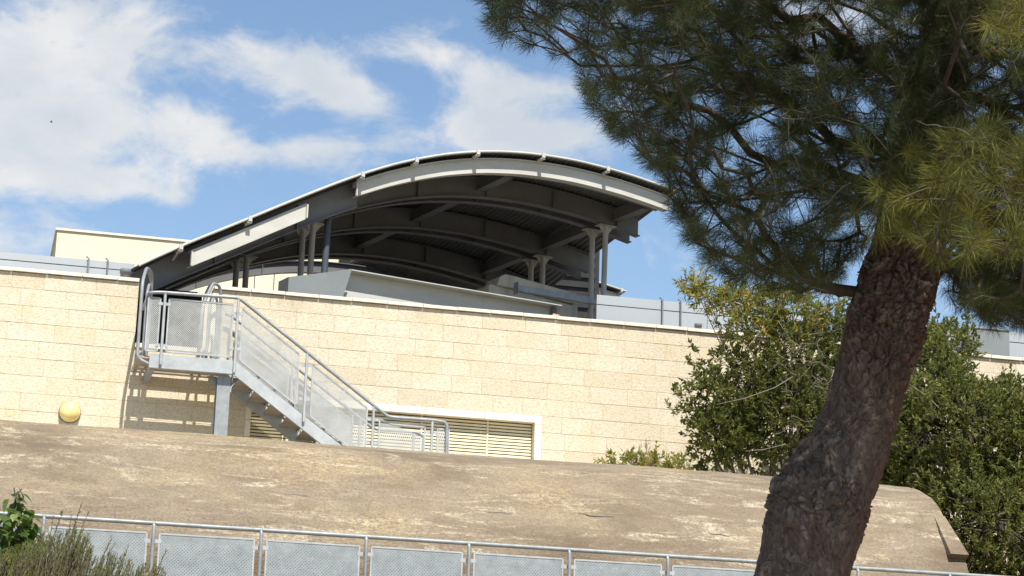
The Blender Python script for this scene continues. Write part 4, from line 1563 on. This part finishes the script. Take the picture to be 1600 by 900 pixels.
def build_pine():
    rows = [(at((a+b)/2, y, TRUNK_Y), np.linalg.norm(at(b, y, TRUNK_Y)-at(a, y, TRUNK_Y))/2*1.01) for y, a, b in ROWS]
    c0, r0 = rows[0]
    gz = 1.15
    foot = np.array([c0[0]-0.16*(c0[2]-gz), TRUNK_Y, gz])
    rows = [(foot, r0*1.35), (foot*0.55+c0*0.45, r0*1.08)] + rows
    root = empty('pine_tree', tuple(foot))
    tag(root, 'tall leaning pine with dark flaky trunk and overhanging needle crown', 'tree')
    C = np.array([r[0] for r in rows])
    Rr = np.array([r[1] for r in rows])
    L = np.r_[0, np.cumsum(np.linalg.norm(np.diff(C, axis=0), axis=1))]
    na, nl = 300, 1000
    # finer rows where the frame sees the trunk
    lv = np.interp(np.linspace(0, 1, nl), [0, 0.06, 0.82, 1.0], [0, L[2]-0.1, L[19], L[-1]])
    cen = np.stack([np.interp(lv, L, C[:, i]) for i in range(3)], 1)
    rr = np.interp(lv, L, Rr)
    ker = np.hanning(15)
    ker /= ker.sum()
    pad = lambda a: np.concatenate([np.repeat(a[:1], 7, 0), a, np.repeat(a[-1:], 7, 0)])
    cen = np.stack([np.convolve(pad(cen[:, i]), ker, 'valid') for i in range(3)], 1)
    rr = np.convolve(pad(rr), ker, 'valid')
    T = np.gradient(cen, axis=0)
    T /= np.linalg.norm(T, axis=1, keepdims=True)
    side = np.cross(T, np.array([0, -1.0, 0]))
    side /= np.linalg.norm(side, axis=1, keepdims=True)            # points to the left of the picture or right
    fr = np.cross(side, T)
    th = np.linspace(0, 2*math.pi, na, endpoint=False)
    TH, LV = np.meshgrid(th, lv)
    per = 1.25                                                     # mean girth in metres
    u, w = (TH/(2*math.pi)*per).ravel(), LV.ravel()
    warp_u = 0.055*fbm2(u, w, 21, per, 4, 7)
    warp_w = 0.10*fbm2(u, w, 22, per, 4, 7)
    uu, ww = (u+warp_u) % per, np.maximum(w+warp_w, 0)
    f1, f2, v1 = worley(np.stack([uu, ww], 1), (per/22, 0.100), 5, per)
    g1, g2, v2 = worley(np.stack([uu, ww], 1), (per/48, 0.044), 6, per)
    k1, k2, v3 = worley(np.stack([(uu+0.6*warp_w) % per, ww], 1), (per/90, 0.022), 8, per)
    e1 = np.clip((f2-f1)/0.13, 0, 1)
    e2 = np.clip((g2-g1)/0.16, 0, 1)
    e3 = np.clip((k2-k1)/0.25, 0, 1)
    relief = fbm2(u, w, 31, per, 4, 5)
    fine = fbm2(u, w, 33, per, 3, 60)
    rough = np.clip(0.55+1.5*fbm2(u, w, 35, per, 2, 3), 0.40, 1.0)     # some stretches are worn smoother
    h = rough*(0.0230*e1**0.7*(0.35+v1)+0.0150*e2*(0.15+v2)+0.0065*e3*v3)+0.007*relief+0.0025*fine
    # each flake stands off by its own amount
    h += rough*(0.0140*(v2-0.5)*e2+0.0075*(v3-0.5))
    RR = rr[:, None]+(h-0.024).reshape(nl, na)
    # burl low on the left and a knuckle higher up
    dirl = np.cos(TH)*0+0
    P = cen[:, None, :]+(side[:, None, :]*np.cos(TH)[..., None]+fr[:, None, :]*np.sin(TH)[..., None])*RR[..., None]
    for (px, py, amp, s) in ((1228, 800, 0.018, 0.11), (1338, 520, 0.020, 0.06), (1345, 690, 0.012, 0.05), (1355, 600, 0.010, 0.035)):
        q = at(px, py, TRUNK_Y-0.12)
        d2 = ((P-q)**2).sum(-1)
        nrm = P-cen[:, None, :]
        nrm = nrm/np.linalg.norm(nrm, axis=-1, keepdims=True)
        P = P+nrm*(amp*np.exp(-d2/(2*s*s)))[..., None]
    idx = np.arange(nl*na).reshape(nl, na)
    F = np.stack([idx[:-1, :], np.roll(idx, -1, 1)[:-1, :], np.roll(idx, -1, 1)[1:, :], idx[1:, :]], -1).reshape(-1, 4)
    right = (side@RGT)
    sd = (np.cos(TH)*np.sign(right.mean())).ravel()*0.5+0.1
    np_mesh('trunk', P.reshape(-1, 3)-foot, F, MAT['bark'], True, root, {'plate': np.clip(0.35*v1+0.4*v2+0.25*v3, 0, 1), 'side': sd})
    # loose bark flakes along the right edge
    fl = MB()
    r3 = random.Random(9)
    rgt = Vector(RGT)
    for (px, py) in ((1362, 765), (1357, 790), (1366, 748), (1350, 815), (1374, 722), (1358, 778), (1343, 838), (1398, 640), (1352, 803), (1440, 470), (1428, 520)):
        p = Vector(at(px-4, py, TRUNK_Y))-Vector(foot)
        d = (rgt*r3.uniform(0.5, 1.0)+Vector((0, r3.uniform(-0.3, 0.3), r3.uniform(-0.2, 0.9)))).normalized()
        ln = r3.uniform(0.02, 0.045)
        fl.bar(p-d*0.02, p+d*ln, 0.012*r3.uniform(0.7, 1.4), 0.006)
    fl.build('bark_flakes', MAT['bark'], root)

    # ---- crown: branch tips inside the crown's volume, joined back to the trunk
    poly = np.array([(742, -40), (757, 20), (782, 62), (850, 80), (900, 100), (912, 150), (950, 200), (985, 228), (1025, 262), (1045, 300), (1055, 345), (1088, 385), (1115, 425), (1170, 440), (1230, 462), (1300, 448),
                     (1345, 395), (1380, 320), (1470, 370), (1480, 440), (1530, 492), (1640, 525), (1750, 470), (1840, 360), (1890, 200), (1880, 60), (1830, -40)], float)

    def inside(x, y):
        c = np.zeros(len(x), bool)
        j = len(poly)-1
        for i in range(len(poly)):
            xi, yi = poly[i]
            xj, yj = poly[j]
            k = ((yi > y) != (yj > y)) & (x < (xj-xi)*(y-yi)/(yj-yi+1e-9)+xi)
            c ^= k
            j = i
        return c
    X = rng.uniform(735, 1900, 26000)
    Yp = rng.uniform(-40, 510, 26000)
    ok = inside(X, Yp)
    holes = [(1180, 210, 46, 55, 0.75), (1345, 30, 85, 40, 0.8), (1370, 165, 48, 26, 0.85), (1300, 205, 30, 30, 0.7), (1345, 262, 40, 30, 0.65), (1130, 270, 60, 50, 0.55),
             (1065, 100, 30, 40, 0.35), (1240, 330, 60, 50, 0.45), (1150, 350, 60, 50, 0.55), (1570, 60, 40, 26, 0.75), (1330, 340, 30, 40, 0.6), (900, 60, 60, 45, 0.5), (1010, 210, 40, 30, 0.35),
             (1440, 60, 40, 50, 0.4), (1480, 400, 25, 25, 0.8), (1085, 180, 30, 30, 0.4)]
    keep = np.ones(26000)
    for (hx, hy, sx, sy, a) in holes:
        keep *= 1-a*np.exp(-(((X-hx)/sx)**2+((Yp-hy)/sy)**2))
    keep *= np.interp(X, [740, 900, 1000, 1200], [0.6, 0.66, 0.95, 1.0])
    ok &= rng.random(26000) < keep
    X, Yp = X[ok][:4900], Yp[ok][:4900]
    dep = TRUNK_Y+rng.normal(size=len(X))*0.55-0.05
    # leave the front of the trunk free low down
    front = (X > 1290) & (X < 1500) & (Yp > 370)
    dep = np.where(front, TRUNK_Y+0.35+np.abs(rng.normal(size=len(X)))*0.4, dep)
    tips = [at(x, y, d) for x, y, d in zip(X, Yp, dep)]
    kinds = [0]*len(tips)
    for k in range(150):                       # boughs that hide the upper trunk
        t = rng.random()
        tips.append(at(1365+95*(1-t)+rng.normal()*48, -30+390*t, rng.uniform(-23.3, -22.65)))
        kinds.append(0)
    for k in range(150):                       # dark low bough behind the trunk on the right
        x = rng.uniform(1462, 1680)
        tips.append(at(x, rng.uniform(395, np.interp(x, [1462, 1530, 1640], [470, 505, 535])), rng.uniform(-22.4, -21.6)))
        kinds.append(0)
    # sprays hanging nearer on the right, in the sun
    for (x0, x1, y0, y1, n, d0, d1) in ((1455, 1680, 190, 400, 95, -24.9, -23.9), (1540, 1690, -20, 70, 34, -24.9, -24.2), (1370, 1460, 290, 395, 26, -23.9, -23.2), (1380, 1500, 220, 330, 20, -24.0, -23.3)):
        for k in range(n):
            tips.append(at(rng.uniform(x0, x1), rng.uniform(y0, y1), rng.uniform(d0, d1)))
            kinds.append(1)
    # the rest of the crown above the frame, which shades what is seen
    cx = at(1120, 0, TRUNK_Y)
    cnt = 0
    SX = at(1500, 200, -24.4)[0]
    while cnt < 3600:
        d = rng.normal(size=3)
        d *= (0.35+0.65*rng.random()**0.5)/np.linalg.norm(d)
        p = np.array([cx[0]+0.25, TRUNK_Y-1.6, cx[2]+1.25])+d*np.array([3.0, 2.8, 1.5])
        if pix(p)[1] > -45 or (p[0] > SX-0.1 and p[1] < -23.7-(p[2]-4.2)/1.43):
            continue
        tips.append(p)
        kinds.append(2)
        cnt += 1
    tips = np.array(tips)
    kinds = np.array(kinds)
    # skeleton: trunk axis nodes, limbs, then every tip joined to the nearest node
    iax = [i for i in range(len(rows)) if i >= 15]
    nodes = []
    parent = []
    for i in iax:
        if nodes:
            for t in (0.33, 0.66):
                nodes.append(C[i-1]*(1-t)+C[i]*t)
                parent.append(len(nodes)-2)
        nodes.append(C[i].copy())
        parent.append(len(nodes)-2 if len(nodes) > 1 else -1)
    ntr = len(nodes)
    axis = np.array(nodes)
    nodes = list(nodes)
    dist0 = np.array([np.linalg.norm(axis-p, axis=1).min() for p in tips])
    order = np.argsort(dist0)
    cost = [0.0]*ntr
    arr = np.zeros((ntr+len(tips)*4+10, 3))
    arr[:ntr] = axis
    ca = np.zeros(len(arr))
    cntn = ntr
    tipnode = {}
    tipdir = {}
    for ti in order:
        p = tips[ti]
        d = np.linalg.norm(arr[:cntn]-p, axis=1)+0.42*ca[:cntn]
        d += np.where(arr[:cntn, 2] > p[2]+0.45, 0.35, 0)
        j = int(np.argmin(d))
        q = arr[j]
        ln = np.linalg.norm(p-q)
        m = max(1, min(4, int(ln/0.16)))
        prev = j
        for s in range(1, m+1):
            t = s/m
            pt = q*(1-t)+p*t
            if s < m:
                pt = pt+rng.normal(size=3)*0.035*min(1, ln)+np.array([0, 0, -0.10*ln*math.sin(math.pi*t)])
            arr[cntn] = pt
            ca[cntn] = ca[prev]+np.linalg.norm(pt-arr[prev])
            parent.append(prev)
            prev = cntn
            cntn += 1
        tipnode[int(ti)] = prev
        dv = arr[prev]-arr[parent[prev]]
        tipdir[int(ti)] = dv/(np.linalg.norm(dv)+1e-9)
    load = np.zeros(cntn)
    for ti, nd in tipnode.items():
        load[nd] += 1
    for i in range(cntn-1, ntr-1, -1):
        load[parent[i]] += load[i]
    radn = 0.0017*np.sqrt(np.maximum(load, 1))
    radn = np.minimum(radn, 0.045)
    segs = []
    for i in range(ntr, cntn):
        pr = parent[i]
        rp = radn[i] if pr < ntr else min(radn[pr], radn[i]*1.35)
        segs.append((arr[pr]-foot, arr[i]-foot, rp, radn[i]))
    # bare dead twigs inside the crown
    for k in range(110):
        i = int(rng.integers(ntr, cntn))
        p = arr[i]
        if not (3.6 < p[2] < 6.2):
            continue
        d = rng.normal(size=3)
        d[2] -= 0.3
        d /= np.linalg.norm(d)
        for s in range(4):
            q = p+d*rng.uniform(0.05, 0.10)
            segs.append((p-foot, q-foot, 0.0026-0.0004*s, 0.0022-0.0004*s))
            d = d+rng.normal(size=3)*0.4
            d /= np.linalg.norm(d)
            p = q
    V, F = twigs(segs, 5)
    np_mesh('branches', V, F, MAT['twig'], True, root)
    dead = []
    cand = [i for i in range(ntr, cntn) if 1180 < pix(arr[i])[0] < 1640 and 0 < pix(arr[i])[1] < 340 and arr[i][1] < TRUNK_Y-0.2]
    for k in range(70):                                   # grey dead twigs inside the crown
        p = arr[cand[int(rng.integers(len(cand)))]]
        d = np.array([rng.normal()*0.8-0.2, rng.normal()*0.35-0.2, rng.normal()*0.5-0.1])
        d /= np.linalg.norm(d)
        for s_ in range(7):
            q = p+d*rng.uniform(0.03, 0.06)
            dead.append((p-foot, q-foot, 0.0027-0.00028*s_, 0.0025-0.00028*s_))
            if rng.random() < 0.35:
                e = d+rng.normal(size=3)*0.6
                e /= np.linalg.norm(e)
                dead.append((q-foot, q+e*0.05-foot, 0.0013, 0.0008))
            d = d+rng.normal(size=3)*0.22
            d /= np.linalg.norm(d)
            p = q
    V, F = twigs(dead, 5)
    np_mesh('dead_twigs', V, F, MAT['old_twig'], True, root)['kind'] = 'stuff'
    # needles
    NP, ND, NL, NTn, NW = [], [], [], [], []
    for ti in range(len(tips)):
        p = arr[tipnode[ti]]
        d = tipdir[ti]*0.8+rng.normal(size=3)*0.28
        if kinds[ti] == 0:
            d = d+np.array([0, 0, 0.10])
        d /= np.linalg.norm(d)
        n = {0: 76, 1: 80, 2: 40}[int(kinds[ti])]
        back = rng.random(n)**1.4*{0: 0.085, 1: 0.10, 2: 0.10}[int(kinds[ti])]
        bp = p[None, :]+d[None, :]*(0.012-back)[:, None]
        a = rng.normal(size=(n, 3))
        a -= (a@d)[:, None]*d[None, :]
        a /= np.linalg.norm(a, axis=1, keepdims=True)
        ang = np.clip(rng.normal(0.78, 0.30, n), 0.12, 1.5)
        nd = d[None, :]*np.cos(ang)[:, None]+a*np.sin(ang)[:, None]+np.array([0, 0, -0.10])[None, :]
        NP.append(bp)
        ND.append(nd)
        NL.append(rng.uniform(0.065, 0.105, n)*(1.28 if kinds[ti] == 1 else 1.0))
        tb = {0: 0.34, 1: 0.84, 2: 0.4}[int(kinds[ti])]  # near sprays get a paler tone: sunlight put into the needle colour
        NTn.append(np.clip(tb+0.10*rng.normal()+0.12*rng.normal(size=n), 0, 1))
        NW.append(np.full(n, {0: 0.0019, 1: 0.0023, 2: 0.0095}[int(kinds[ti])]))
    NP, ND, NL, NTn, NW = map(np.concatenate, (NP, ND, NL, NTn, NW))
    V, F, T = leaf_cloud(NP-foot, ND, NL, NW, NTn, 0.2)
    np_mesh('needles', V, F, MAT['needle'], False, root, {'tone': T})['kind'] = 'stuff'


build_pine()

# ------------------------------------------------------------------ bird


def build_bird():
    p = at(80, 191, 60.0)
    root = empty('bird', tuple(p))
    tag(root, 'tiny dark bird flying before the clouds at upper left', 'bird')
    root.scale = (0.62, 0.62, 0.62)
    body = MB().tube([(-0.09, 0, 0.0), (-0.05, 0, 0.005), (0.0, 0, 0.01), (0.06, 0, 0.012), (0.09, 0, 0.015), (0.115, 0, 0.010)], [0.006, 0.026, 0.038, 0.028, 0.020, 0.004], 8)
    body.build('body', MAT['bird'], root)
    for s in (-1, 1):
        MB().hull2([(-0.03, 0.01*s, 0.02), (0.05, 0.01*s, 0.02), (0.05, 0.01*s, 0.03), (-0.03, 0.01*s, 0.03)],
                   [(-0.05, 0.20*s, 0.07), (0.0, 0.20*s, 0.07), (0.0, 0.20*s, 0.074), (-0.05, 0.20*s, 0.074)]).build('wing', MAT['bird'], root)


build_bird()
